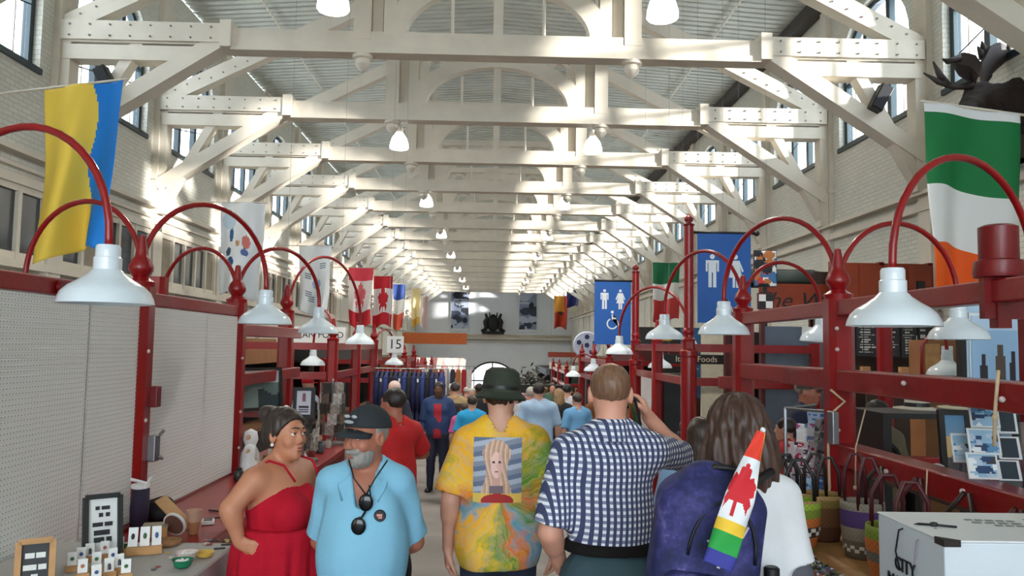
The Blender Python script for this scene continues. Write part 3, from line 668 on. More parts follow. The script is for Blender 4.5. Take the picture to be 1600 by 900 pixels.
for k in range(6):
    a = k*PI/3; c = (0, 0) if k == 5 else (.27*math.cos(2*PI*k/5+.3), .27*math.sin(2*PI*k/5+.3))
    disc(MB(), c, .09, -.055, 5).build('patch', mat('navy patch', (36, 44, 96), .4), t)
# banners and crest on the end wall
for x, lab, sd in ((-3.05, 'left tall grey photo banner on the end wall', 1), (3.15, 'right tall grey photo banner on the end wall', 2)):
    r = random.Random(sd); f1 = blobs(sd, [(40, 44, 54), (60, 66, 84), (190, 200, 220)], 26, (140, 152, 180), .3, .06)
    t = thing('photo_banner', lab, 'banner', (x, YF-.05, 2.9), group='two grey photo banners on the end wall')
    sheet(lambda u, v: f1(u, v) if .07 < u < .93 and .04 < v < .93 else (226, 230, 236), 20, 40, lambda u, v: ((u-.5)*1.75, -.03, 4.0*(1-v)), None, 'print', t, .02)
t = thing('crest', 'black carved coat of arms on the ledge of the end wall', 'crest', (0, YF-.66, 2.72)); IRON = mat('dark bronze', (30, 30, 32), .5, metal=.3)
MB().ball((0, 0, .95), (.55, .12, .72), 14).build('shield', IRON, t, smooth=True)
MB().bb(-1.0, 1.0, -.14, .1, 0, .28).build('base', IRON, t, bevel=.03)
for s in (-1, 1):
    MB().tube([(s*.85, 0, .2), (s*.62, 0, .6), (s*.72, 0, 1.1), (s*.55, 0, 1.45), (s*.7, 0, 1.85)], [.16, .2, .22, .17, .1], 8).tube([(s*.7, 0, 1.15), (s*.45, -.05, 1.2)], .08, 6).build('supporter', IRON, t, smooth=True)
    MB().ball((s*.95, 0, .3), (.16, .14, .16), 8).build('scroll', IRON, t, smooth=True)
MB().ball((0, 0, 1.6), (.28, .1, .2), 10).tube([(-.3, 0, 1.5), (-.35, 0, 1.95)], .06, 6).tube([(.3, 0, 1.5), (.35, 0, 1.95)], .06, 6).build('helm', IRON, t, smooth=True)
# ================================================================ bodies: smooth implicit surfaces turned into one mesh
def A(*v): return np.array(v, dtype=np.float64)
def rotm(yaw=0, pitch=0, roll=0):
    return np.array(Matrix.Rotation(yaw, 3, 'Z') @ Matrix.Rotation(pitch, 3, 'X') @ Matrix.Rotation(roll, 3, 'Y'))
class Vol:
    def __init__(s, lo, hi, h):
        s.lo = np.array(lo, float); s.h = h; s.n = np.maximum(3, np.ceil((np.array(hi)-s.lo)/h).astype(int)+1)
        s.F = np.full(tuple(s.n), .25, np.float32)
    def ax(s, i0, i1):
        g = [s.lo[a]+s.h*np.arange(i0[a], i1[a], dtype=np.float32) for a in range(3)]
        return g[0][:, None, None].astype(np.float32), g[1][None, :, None].astype(np.float32), g[2][None, None, :].astype(np.float32)
    def put(s, lo, hi, fn, k, op='u'):
        i0 = np.clip(np.floor((np.array(lo)-s.lo)/s.h).astype(int), 0, s.n); i1 = np.clip(np.ceil((np.array(hi)-s.lo)/s.h).astype(int)+1, 0, s.n)
        if np.any(i1 <= i0): return
        X, Y, Z = s.ax(i0, i1); d = fn(X, Y, Z); sl = tuple(slice(a, b) for a, b in zip(i0, i1)); f = s.F[sl]
        if op == 'u':
            if k > 0: hh = np.clip(.5+.5*(f-d)/k, 0, 1); s.F[sl] = f+(d-f)*hh-k*hh*(1-hh)
            else: s.F[sl] = np.minimum(f, d)
        else:
            if k > 0: hh = np.clip(.5-.5*(f+d)/k, 0, 1); s.F[sl] = f+(-d-f)*hh+k*hh*(1-hh)
            else: s.F[sl] = np.maximum(f, -d)
    def prim(s, p, inf=0.):
        kind, k, op = p[0], p.get('k', .03) if isinstance(p, dict) else .03, 'u'
    def add(s, p, inf=0.):
        t = p['t']; k = p.get('k', .03); op = p.get('op', 'u'); m = k+3*s.h+inf
        if t == 'cap':
            a, b, r0, r1 = p['a'], p['b'], p['r0']+inf, p['r1']+inf; e = p.get('end', 0); R = max(r0, r1)+m
            lo = np.minimum(a, b)-R; hi = np.maximum(a, b)+R; d = b-a; L2 = float(d@d)+1e-12; L = math.sqrt(L2); fl = p.get('flat', 1.)
            def fn(X, Y, Z):
                px, py, pz = X-a[0], Y-a[1], Z-a[2]; q = (px*d[0]+py*d[1]+pz*d[2])/L2; t_ = np.clip(q, 0, 1)
                D = np.sqrt((px-t_*d[0])**2+((py-t_*d[1])/fl)**2+(pz-t_*d[2])**2)-(r0+(r1-r0)*t_)
                if e: D = np.maximum(D, (q-1)*L)
                return D
        elif t == 'ell':
            c, r, R = p['c'], p['r']+inf, p.get('R'); q = max(r)+m; lo, hi = c-q, c+q
            def fn(X, Y, Z):
                x, y, z = X-c[0], Y-c[1], Z-c[2]
                if R is not None:
                    x, y, z = R[0, 0]*x+R[1, 0]*y+R[2, 0]*z, R[0, 1]*x+R[1, 1]*y+R[2, 1]*z, R[0, 2]*x+R[1, 2]*y+R[2, 2]*z
                k0 = np.sqrt((x/r[0])**2+(y/r[1])**2+(z/r[2])**2)+1e-6; k1 = np.sqrt((x/r[0]**2)**2+(y/r[1]**2)**2+(z/r[2]**2)**2)+1e-6
                return k0*(k0-1)/k1
        else:                                       # rounded box
            c, hs, rd, R = p['c'], p['s'], p['rd'], p.get('R'); q = float(np.linalg.norm(hs))+m; lo, hi = c-q, c+q; rd = rd+inf
            def fn(X, Y, Z):
                x, y, z = X-c[0], Y-c[1], Z-c[2]
                if R is not None:
                    x, y, z = R[0, 0]*x+R[1, 0]*y+R[2, 0]*z, R[0, 1]*x+R[1, 1]*y+R[2, 1]*z, R[0, 2]*x+R[1, 2]*y+R[2, 2]*z
                ax, ay, az = np.abs(x)-hs[0]+p['rd'], np.abs(y)-hs[1]+p['rd'], np.abs(z)-hs[2]+p['rd']
                return np.sqrt(np.maximum(ax, 0)**2+np.maximum(ay, 0)**2+np.maximum(az, 0)**2)+np.minimum(np.maximum(ax, np.maximum(ay, az)), 0)-rd
        s.put(lo, hi, fn, k, op)
    def grid(s): return s.ax(np.zeros(3, int), s.n)
    def clip(s, fn):                                # keep where fn(X,Y,Z) < 0
        s.F = np.maximum(s.F, fn(*s.grid()).astype(np.float32))
    def folds(s, amp, freq, seed, stretch=(1, 1, .45)):
        X, Y, Z = s.grid(); r = np.random.default_rng(seed); W_ = 0
        for i in range(5):
            k = r.normal(size=3)*np.array(stretch)*freq*(1+.5*i); W_ = W_+np.sin(k[0]*X+k[1]*Y+k[2]*Z+r.uniform(0, 6))*(.5 if i > 2 else 1)
        s.F = s.F+(W_*amp/3).astype(np.float32)
    def mesh(s, name, m, smooth=True):
        V, Q = nets(s.F); V = V*s.h+s.lo; return raw_mesh(name, V, Q, m, smooth)
def raw_mesh(name, V, Q, m, smooth=True):
    me = bpy.data.meshes.new(name); me.vertices.add(len(V)); me.vertices.foreach_set('co', V.astype(np.float32).ravel())
    k = Q.shape[1]; me.loops.add(Q.size); me.loops.foreach_set('vertex_index', Q.ravel().astype(np.int32)); me.polygons.add(len(Q))
    me.polygons.foreach_set('loop_start', np.arange(0, Q.size, k, dtype=np.int32)); me.polygons.foreach_set('use_smooth', np.full(len(Q), smooth))
    me.update(calc_edges=True); me.validate(); me.materials.append(m); return me
def nets(F):
    F = np.pad(F, 1, constant_values=.25); Sg = F < 0; nx, ny, nz = F.shape
    off = [(a, b, c) for a in (0, 1) for b in (0, 1) for c in (0, 1)]
    cnt = sum(Sg[a:nx-1+a, b:ny-1+b, c:nz-1+c].astype(np.int8) for a, b, c in off)
    act = (cnt > 0) & (cnt < 8); idx = np.argwhere(act); ids = np.full(act.shape, -1, np.int64); ids[act] = np.arange(len(idx))
    I, J, K = idx.T; cv = {o: F[I+o[0], J+o[1], K+o[2]] for o in off}; P = np.zeros((len(idx), 3)); C = np.zeros(len(idx))
    for o in off:
        for ax in range(3):
            if o[ax]: continue
            q = list(o); q[ax] = 1; q = tuple(q); f0, f1 = cv[o], cv[q]; x = (f0 < 0) != (f1 < 0)
            t = np.where(x, f0/np.where(x, f0-f1, 1), 0); p = np.tile(np.array(o, float), (len(idx), 1)); p[:, ax] = t
            P += p*x[:, None]; C += x
    V = idx+P/C[:, None]-1; Q = []
    for ax in range(3):
        b, c = (ax+1) % 3, (ax+2) % 3; s0 = [slice(None)]*3; s1 = [slice(None)]*3; s0[ax] = slice(0, -1); s1[ax] = slice(1, None)
        a0, a1 = Sg[tuple(s0)], Sg[tuple(s1)]; e = np.argwhere(a0 != a1); fl = a0[tuple(e.T)]
        ok = (e[:, b] > 0) & (e[:, c] > 0); e, fl = e[ok], fl[ok]
        def cell(db, dc):
            t = e.copy(); t[:, b] += db; t[:, c] += dc; return ids[tuple(t.T)]
        q = np.stack([cell(-1, -1), cell(0, -1), cell(0, 0), cell(-1, 0)], 1); q[~fl] = q[~fl][:, ::-1]; Q.append(q)
    return V, np.concatenate(Q)
def cap(a, b, r0, r1=None, k=.03, **kw): return dict(t='cap', a=np.array(a, float), b=np.array(b, float), r0=r0, r1=r0 if r1 is None else r1, k=k, **kw)
def ell(c, r, k=.03, R=None, **kw): return dict(t='ell', c=np.array(c, float), r=np.array(r, float), k=k, R=R, **kw)
def rbox(c, s, rd, k=.0, R=None, **kw): return dict(t='rbox', c=np.array(c, float), s=np.array(s, float), rd=rd, k=k, R=R, **kw)
def hand(w, d, n, side, curl=(.35, .5, .4), sc=1., spread=.0, thumb=.35, curls=None):
    """wrist w, direction d, palm normal n (fingers close towards it), side = +1/-1 picks the thumb's side"""
    d = d/np.linalg.norm(d); n = n-d*(n@d); n /= np.linalg.norm(n); t = np.cross(d, n)*side; P = []
    for i, (o, L) in enumerate(zip((.028, .0095, -.0095, -.027), (.074, .083, .076, .06))):
        kn = w+d*(.088-.004*abs(i-1))*sc+t*o*sc; P.append(cap(w+t*o*.45*sc, kn, .0155*sc, .0125*sc, .012)); p = kn; a = 0.; cu = curls[i] if curls else curl
        for j, (f, r) in enumerate(zip((.45, .31, .24), (.0092, .0084, .0074))):
            a += cu[j]; dd = d*math.cos(a)+n*math.sin(a)+t*spread*(1.5-i)*.3; q = p+dd/np.linalg.norm(dd)*L*f*sc; P.append(cap(p, q, r*sc, (r-.0007)*sc, .004)); p = q
    p0 = w+d*.02*sc+t*.02*sc; p1 = w+(d*.055+t*.042+n*.012)*sc; p2 = p1+(d*.8+t*.35+n*thumb)*.036*sc; p3 = p2+(d*.95+t*(.1-thumb*.3)+n*thumb*1.2)*.03*sc
    P += [cap(p0, p1, .017*sc, .0125*sc, .012), cap(p1, p2, .0115*sc, .010*sc, .006), cap(p2, p3, .0098*sc, .0082*sc, .004)]; return P
def head(c, R, s=1., fem=False, ears=True):
    E = lambda p, r, k=.02, **kw: ell(c+R@(np.array(p)*s), np.array(r)*s, k*s, R, **kw); Cp = lambda a, b, r0, r1, k=.012, **kw: cap(c+R@(np.array(a)*s), c+R@(np.array(b)*s), r0*s, r1*s, k*s, **kw)
    jw = .9 if fem else 1.
    P = [E((0, -.014, .036), (.076, .096, .086), .03), E((0, .02, -.028), (.064*jw, .074, .092), .03), E((0, .042, -.086), (.042*jw, .044, .03), .03), E((0, .07, -.1), (.02, .018, .017), .02),
         E((-.04, .062, -.026), (.024, .024, .026), .02), E((.04, .062, -.026), (.024, .024, .026), .02), Cp((-.036, .083, .033), (.036, .083, .033), .011 if not fem else .008, .011 if not fem else .008, .02),
         E((-.031, .102, .012), (.017, .016, .012), .012, op='s'), E((.031, .102, .012), (.017, .016, .012), .012, op='s'),
         Cp((0, .088, .02), (0, .112 if not fem else .106, -.026), .0085 if not fem else .0065, .0125 if not fem else .0095), E((-.012, .102, -.031), (.009, .011, .008), .008), E((.012, .102, -.031), (.009, .011, .008), .008),
         E((0, .089, -.061), (.022, .014, .009), .01), E((0, .088, -.074), (.02, .013, .008), .008)]
    P += [E((q*.031, .0845, .0185), (.0175, .0115, .0075), .004) for q in (-1, 1)]
    if ears:
        for q in (-1, 1): P += [E((q*.08, -.006, -.004), (.011, .022, .034), .008), E((q*.088, .002, -.002), (.008, .011, .018), .006, op='s')]
    return P
class Fig:
    """Joint positions and flesh of one person, facing +y in the person's own frame, feet at z = 0."""
    def __init__(s, H=1.75, wd=1., g=1., belly=0., fem=False, arms=None, legs=None, lean=0., yaw=0., pitch=0., hs=1., bust=0., hands=True, roll=0., ears=True, twist=0.):
        k = s.k = H/1.75; s.H = H; g_ = g; s.fem = fem
        L = lambda x, y, z: A(x, y+lean*max(0, z-.95), z)*k
        s.neck = L(0, -.012, 1.475); s.hc = L(0, .025, 1.63); s.R = rotm(yaw, pitch, roll); s.hs = k*hs
        s.sh = {q: L(i*.182*wd, -.01, 1.415) for q, i in (('l', -1), ('r', 1))}
        s.el, s.wr = {}, {}
        for q, i in (('l', -1), ('r', 1)):
            a = (arms or {}).get(q)
            s.el[q] = A(*a[0]) if a else L(i*.245*wd, -.03, 1.13); s.wr[q] = A(*a[1]) if a else L(i*.255*wd, .05, .88)
        wg = wd*(.5+.5*g)
        s.torso = [ell(L(0, 0, 1.27), A(.155*wg, .108*g, .2)*k, .05), ell(L(0, -.01, 1.37), A(.15*wd, .095*g, .1)*k, .05), cap(L(-.13*wd, -.01, 1.405), L(.13*wd, -.01, 1.405), .066*k*g**.5, k=.05),
                   ell(L(0, .008+belly*.35, 1.09), A(.14*wg*(1+belly), (.1+belly*.35)*g, .17)*k, .06), ell(L(0, -.005, .945), A(.165*wg, .118*g, .14)*k, .05),
                   cap(L(-.05, -.02, 1.49), L(-.15*wd, -.015, 1.42), .04*k, .045*k, .04), cap(L(.05, -.02, 1.49), L(.15*wd, -.015, 1.42), .04*k, .045*k, .04)]
        if bust: s.torso += [ell(L(q*.075*wd, .1*g, 1.25), A(.085, .075, .085)*k*bust, .04) for q in (-1, 1)]
        if not fem: s.torso += [ell(L(q*.07*wd, .075*g, 1.31), A(.075, .045, .06)*k, .04) for q in (-1, 1)]
        s.butt = [ell(L(q*.075*wg, -.055*g, .9), A(.088*g, .085*g, .1)*k, .04) for q in (-1, 1)]
        s.legs = []; s.legj = {}
        for q, i in (('l', -1), ('r', 1)):
            lg = (legs or {}).get(q, ((i*.1, .01, .5), (i*.11, -.03, .085))); hp, kn, an = A(i*.092, 0, .9)*k, A(*lg[0])*k, A(*lg[1])*k
            s.legj[q] = (hp, kn, an); s.legs += [cap(hp, kn, .088*k*g, .056*k*g, .03), cap(kn, an, .054*k*g, .038*k, .02), ell((kn*.65+an*.35)+A(0, -.018, 0)*k, A(.05, .052, .11)*k*g, .03)]
        s.feet = [cap(an+A(0, -.03, -.045)*k, an+A(i*.03, .15, -.055)*k, .036*k, .03*k, .02) for (hp, kn, an), i in ((s.legj['l'], -1), (s.legj['r'], 1))]
        ga = .6+.4*g; s.upper = {}; s.fore = {}
        for q in 'lr':
            s.upper[q] = [cap(s.sh[q], s.el[q], .057*k*ga, .043*k*ga, .035)]
            m = s.el[q]*.7+s.wr[q]*.3; s.fore[q] = [cap(s.el[q], s.wr[q], .042*k*ga, .028*k*ga, .02), cap(s.el[q]*.85+s.wr[q]*.15, m, .044*k*ga, .042*k*ga, .02)]
        s.hands = []
        if hands:
            for q, i in (('l', -1), ('r', 1)):
                a = (arms or {}).get(q); d = s.wr[q]-s.el[q]; n = A(-i, .2, 0); hd = dict(d=d, n=n, side=1 if i < 0 else -1, sc=k*(.93 if fem else 1.))
                if a and len(a) > 2: hd.update(a[2])
                s.hands += hand(s.wr[q], **hd)
        s.headp = [cap(s.neck+A(0, 0, -.04)*k, s.hc+s.R@(A(0, -.022, -.05)*k), (.058 if not fem else .05)*k, (.056 if not fem else .048)*k, .03)]+head(s.hc, s.R, s.hs, fem, ears)
    def all(s): return s.torso+s.butt+s.legs+s.feet+sum(s.upper.values(), [])+sum(s.fore.values(), [])+s.hands+s.headp
    def box(s, pad=.1):
        P = [s.hc, s.neck]+list(s.sh.values())+list(s.el.values())+list(s.wr.values())+[j for t in s.legj.values() for j in t]
        P = np.array(P); lo, hi = P.min(0)-pad-.12, P.max(0)+pad+.12; lo[2] = -.02; return lo, hi
    def body(s, m, h):
        lo, hi = s.box(); v = Vol(lo, hi, h)
        for p in s.all(): v.add(p)
        return v.mesh('body', m)
    def hp(s, p): return s.hc+s.R@(A(*p)*s.hs)
def garment(prims, inf, lo, hi, h, name, m, clips=(), fold=None, extra=(), parent=None):
    v = Vol(lo, hi, h)
    for p in prims: v.add(p, inf)
    for e in extra: v.add(e)
    if fold: v.folds(*fold)
    for c in clips: v.clip(c)
    return link(name, v.mesh(name, m), parent)
def sleeve(f, q, frac, r0, r1, fore=False):
    a = f.sh[q]; b = f.el[q]; e = a+(b-a)*frac; return cap(a, e, r0*f.k, r1*f.k, .04, end=1)
def neckcut(f, r, dz=0., dy=.0, tilt=.25):
    n = f.neck
    return lambda X, Y, Z: np.minimum(r-np.sqrt((X-n[0])**2+(Y-n[1]-dy)**2), 0)*0 + np.where(Z > n[2]+dz-.06, r-np.sqrt((X-n[0])**2+(Y-n[1]-dy-(Z-n[2])*tilt)**2), -1.)
SKIN = lambda name, c, var=.04: mat(name, c, .5, var=var, scale=14, bump=.08, bscale=180)
def eyes(f, t, iris=(50, 34, 24), closed=False):
    for q in (-1, 1):
        e = MB().ball((0, 0, 0), .0118*f.hs, 12).build('eye', mat('eye white', (226, 222, 214), .2, var=.02, bump=0), t, smooth=True); e.location = f.hp((q*.031, .0815, .011))
        d = f.R@A(0, 1, 0); i = MB().ball((0, 0, 0), .0072*f.hs, 8).build('iris', mat('dark iris %d' % iris[0], iris, .2, bump=0), e, smooth=True); i.location = d*.0068*f.hs
def brow(f, t, m, thick=.0045):
    for q in (-1, 1):
        MB().tube([f.hp((q*.013, .101, .033)), f.hp((q*.03, .0995, .041)), f.hp((q*.05, .085, .035))], [thick*f.hs, thick*f.hs, thick*.5*f.hs], 6).build('eyebrow', m, t, smooth=True)
def lips(f, t, m):
    R = Matrix(f.R.tolist())
    for z, r in ((-.0595, .0055), (-.0735, .006)): MB().ball(Vector(f.hp((0, .0955, z))), tuple(q*f.hs for q in (.0185, .008, r)), 12, R).build('lip', m, t, smooth=True)
def hair_mat(name, c, var=.45):
    if name in _mats: return _mats[name]
    m = bpy.data.materials.new(name); m.use_nodes = True; _mats[name] = m; n = NT(m)
    mp = n.add('ShaderNodeMapping'); mp.inputs['Scale'].default_value = (90, 90, 7); n.link(n.obj(), mp.inputs[0]); f = n.noise(1, 3, mp.outputs[0])
    c = S(*c); n.base(n.ramp(f, [(.3, tuple(x*(1-var) for x in c[:3])+(1,)), (.72, tuple(min(1, x*(1+var)) for x in c[:3])+(1,))]))
    n.bsdf.inputs['Roughness'].default_value = .45; n.bump(f, .5, .006); return m
# ================================================================ the people in front
SK1 = SKIN('warm tan skin', (196, 132, 100)); SK2 = SKIN('pink pale skin', (214, 154, 130)); SK3 = SKIN('ruddy weathered skin', (178, 112, 88)); SK4 = SKIN('light skin', (208, 156, 132)); SK5 = SKIN('brown skin', (104, 68, 50))
LIP = mat('lips', (150, 74, 66), .4, bump=0)
def cloth(name, col, var=.1, rough=.85): return mat(name, col, rough, var=var, scale=5, bump=.25, bscale=260, spec=.2)
def place(H_label, x, d, rz=0., name='person'): return thing(name, H_label, 'person', (x, d, floor_z(d)), rz)
def tiedye():
    m = bpy.data.materials.new('tie-dyed cotton'); m.use_nodes = True; n = NT(m); sp = n.add('ShaderNodeSeparateXYZ'); n.link(n.obj(), sp.inputs[0])
    x = n.math('ADD', sp.outputs[0], .0); z = n.math('SUBTRACT', sp.outputs[2], 1.17); nz = n.noise(7, 5); nf = n.noise(16, 4)
    ang = n.math('ADD', n.math('ARCTAN2', z, x), n.math('MULTIPLY', nz, 1.0)); rad = n.math('SQRT', n.math('ADD', n.math('MULTIPLY', x, x), n.math('MULTIPLY', z, z)))
    f = n.math('FRACT', n.math('ADD', n.math('ADD', n.math('MULTIPLY', ang, .159), .5), n.math('MULTIPLY', nf, .16)))
    Y, Y2, O, G, B, P = S(242, 172, 24), S(248, 196, 48), S(234, 110, 20), S(92, 146, 50), S(70, 164, 200), S(196, 170, 160)
    c1 = n.ramp(f, [(0, Y), (.10, Y2), (.18, O), (.24, B), (.27, Y), (.36, Y2), (.42, G), (.47, O), (.52, B), (.56, G), (.64, O), (.70, G), (.78, G), (.86, Y), (.93, Y2), (1, Y)])
    rays = n.add('ShaderNodeTexNoise'); cb = n.add('ShaderNodeCombineXYZ'); n.link(n.math('MULTIPLY', ang, 9.), cb.inputs[0]); n.link(n.math('MULTIPLY', rad, 2.5), cb.inputs[1]); n.link(cb.outputs[0], rays.inputs['Vector']); rays.inputs['Scale'].default_value = 1.6
    c2 = n.mix(n.ramp(rays.outputs['Fac'], [(.42, (0, 0, 0, 1)), (.54, (.4, .4, .4, 1))]), c1, n.ramp(nz, [(.35, Y2), (.5, P), (.62, G), (.75, O)]))
    n.base(c2); n.bsdf.inputs['Roughness'].default_value = .9; n.bump(n.noise(200, 2), .2, .003); return m
def gingham(name, base, dark, px=26., z0=0.):
    m = bpy.data.materials.new(name); m.use_nodes = True; n = NT(m); sp = n.add('ShaderNodeSeparateXYZ'); n.link(n.obj(), sp.inputs[0])
    st = lambda v: n.math('GREATER_THAN', n.math('FRACT', v), .5)
    a = st(n.math('MULTIPLY', n.math('ADD', sp.outputs[0], n.math('MULTIPLY', sp.outputs[1], .6)), 41.)); b = st(n.math('MULTIPLY', sp.outputs[2], 41.))
    n.base(n.ramp(n.math('ADD', n.math('MULTIPLY', a, .55), n.math('MULTIPLY', b, .4)), [(0, S(*base)), (.35, S(126, 132, 160)), (.5, S(62, 68, 102)), (.95, S(*dark))], 'CONSTANT'))
    n.bsdf.inputs['Roughness'].default_value = .85; n.bump(n.noise(260, 2), .15, .003); return m
DENIM = cloth('dark jeans', (48, 58, 74)); TEALJ = cloth('teal grey jeans', (62, 84, 92)); NAVYC = cloth('navy cotton', (30, 36, 58))
def trousers(f, t, m, h=.009, top=1.0, inf=.012): return garment(f.butt+f.legs+[f.torso[4]], inf, A(-.4, -.3, .0), A(.4, .35, 1.2*f.k), h, 'trousers', m, [lambda X, Y, Z: Z-top*f.k+0*X+0*Y, lambda X, Y, Z: .07*f.k-Z+0*X+0*Y], (.004, 18, 3), parent=t)
def shoes(f, t, m): return garment(f.feet, .012, A(-.4, -.3, -.03), A(.4, .45, .25), .009, 'shoes', m, [lambda X, Y, Z: .002-Z+0*X+0*Y, lambda X, Y, Z: Z-.10*f.k+0*X+0*Y], parent=t)
# ---- 1. man in tie-dyed shirt, from behind
t = place('man from behind in tie-dyed yellow shirt with printed portrait and dark bucket hat', .045, 4.0)
f = Fig(1.76, .97, 1., 0, arms={'r': ((.285, -.03, 1.12), (.285, .09, .89), dict(d=A(.0, .2, -1), n=A(-1, .2, 0)))}, yaw=-.12)
link('body', f.body(SK4, .0062), t)
TD = tiedye(); torso_loose = [ell((0, 0, 1.22), (.18, .115, .3), .05), ell((0, 0, .95), (.2, .14, .25), .06)]
sl = [sleeve(f, 'l', .86, .064, .09), sleeve(f, 'r', .86, .064, .09)]
shirt = garment(f.torso+torso_loose+f.butt, .014, A(-.45, -.3, .7), A(.45, .3, 1.62), .0075, 'shirt', TD, [lambda X, Y, Z: .825-Z+.008*np.sin(9*X)+0*Y, neckcut(f, .072)], (.008, 11, 5), sl, t)
def face(u, v):
    x, y = u-.5, v-.5; hl = .26+.05*math.sin(v*9)
    if v > .86: return (170, 44, 44) if ((u-.5)/.34)**2+((v-.98)/.12)**2 < 1 else (226, 190, 90)
    if abs(x+.02) < hl*(1 if v > .3 else math.sqrt(max(0, 1-((.3-v)/.27)**2))):
        fx, fy = (x+.02)/.125, (y+.08)/.2
        if fx*fx+fy*fy < 1:
            if abs(fy+.22) < .07 and .28 < abs(fx) < .72: return (84, 62, 60)
            if abs(fy-.52) < .06 and abs(fx) < .32: return (176, 92, 92)
            if abs(fx-.1) < .09 and -.1 < fy < .3: return (212, 158, 146)
            return (236, 196, 184) if fx < .3 else (220, 176, 164)
        if abs(x+.02) < .07 and .1 < y < .24: return (208, 162, 148)
        if y > .24 and abs(x+.02) < .15: return (120, 104, 112)
        return ((222, 190, 168), (204, 166, 142), (186, 146, 124))[int((x*30+2*math.sin(v*6)) % 3)]
    return ((104, 116, 142), (176, 184, 200), (134, 142, 160))[int(v*13+2*u) % 3]
# printed portrait follows the back of the shirt
def on_back(obj, x, z, dy=.0025):
    hit, p, nrm, i = obj.ray_cast(Vector((x, -.6, z)), Vector((0, 1, 0))); return (x, p.y-dy, z) if hit else (x, -.14, z)
bpy.context.view_layer.update()
sheet(face, 72, 92, lambda u, v: on_back(shirt, -.012+(u-.5)*.232, 1.45-.305*v), vmat('printed shirt ink', .8), 'printed_portrait', shirt, 0)
trousers(f, t, DENIM); shoes(f, t, BLACK)
HAIRD = hair_mat('dark brown hair', (44, 34, 28)); hc = f.hc
garment(f.headp[1:2], .01, hc-.16, hc+.16, .006, 'hair', HAIRD, [lambda X, Y, Z: hc[2]-.045-Z+.5*(Y-hc[1])+0*X, lambda X, Y, Z: Y-hc[1]-.03+0*X+0*Z], (.006, 60, 8), parent=t)
hat = MB().lathe([(.14, -.03), (.105, .0), (.1, .02), (.098, .06), (.088, .1), (.06, .118), (0, .122), (0, .115), (.055, .11), (.082, .094), (.092, .055), (.095, 0), (.134, -.037)], (0, 0, 0), 28, .95, 1.12, wob=lambda a, z: .025*math.sin(3*a+1) if z < 0 else 0).build('bucket_hat', cloth('dark olive felt', (58, 64, 54)), t, smooth='auto')
hat.location = f.hc+A(0, -.014, .022); hat.rotation_euler = (-.05, .06, 0)
MB().lathe([(.1015, .0), (.1025, .004), (.1005, .03), (.0985, .03)], n=28, sx=.95, sy=1.12).build('hat_band', BLACK, hat, smooth='auto')
# ---- 2. man in a checked shirt, hand at his ear
t = place('man from behind in blue and white checked shirt holding a phone to his ear', .475, 3.2)
f = Fig(1.785, .96, 1.0, .02, arms={'l': ((-.24, -.045, 1.13), (-.18, .12, .95), dict(d=A(.45, .65, -.5), n=A(.6, 0, .3))), 'r': ((.325, .20, 1.40), (.175, .13, 1.565), dict(d=A(-.45, -.25, .8), n=A(-.75, -.1, -.35), curls=[(.3, .5, .3), (.55, .7, .5), (.75, .8, .6), (.9, .9, .6)], side=1))}, yaw=-.1, pitch=-.05)
link('body', f.body(SK2, .0062), t)
CK = gingham('blue and white checked cotton', (232, 234, 240), (30, 34, 66))
garment(f.torso+[ell((0, .01, 1.16), (.155, .12, .18), .05)], .012, A(-.5, -.35, .95), A(.5, .45, 1.68), .0075, 'shirt', CK, [lambda X, Y, Z: 1.085-Z+.006*np.sin(30*X)+0*Y, neckcut(f, .063, .035)], (.006, 13, 6), [sleeve(f, 'l', .9, .062, .074), sleeve(f, 'r', .93, .062, .066)], t)
MB().lathe([(.06, .012), (.07, .0), (.084, -.05), (.088, -.07), (.08, -.07), (.066, -.01), (.056, .01)], f.neck+A(0, -.004, .055), 24, 1, 1.02).build('collar', CK, t, smooth=True)
trousers(f, t, TEALJ, top=1.07, inf=.014); shoes(f, t, BLACK)
garment([f.torso[4], ell((0, -.005, 1.07), (.168, .122, .1), .05)], .016, A(-.35, -.3, .95), A(.35, .3, 1.2), .008, 'belt', cloth('black leather belt', (24, 22, 22)), [lambda X, Y, Z: 1.06-Z+0*X+0*Y, lambda X, Y, Z: Z-1.1+0*X+0*Y], parent=t)
hc = f.hc; SHORT = hair_mat('short greying brown hair', (122, 88, 66), .3)
garment(f.headp[1:2], .0035, hc-.16, hc+.16, .005, 'hair', SHORT, [lambda X, Y, Z: hc[2]-.055-Z+.25*(Y-hc[1])+0*X, lambda X, Y, Z: Y-hc[1]-.035+0*X+0*Z, lambda X, Y, Z: .055-np.sqrt((X-hc[0])**2+((Y-hc[1]-.01)*.8)**2+((Z-hc[2]-.135)*1.2)**2)], (.0015, 90, 8), parent=t)
ph = thing('phone', 'dark mobile phone held at the ear of the man in checks', 'phone', tuple(Vector((.475, 3.2, floor_z(3.2)))+Vector((.108, .075, 1.60))))
ph.rotation_euler = (.3, -.35, .2); MB().box((0, 0, 0), (.009, .066, .135)).build('case', BLACK, ph, bevel=.004); MB().box((-.006, 0, 0), (.002, .058, .12)).build('screen', DGL, ph)
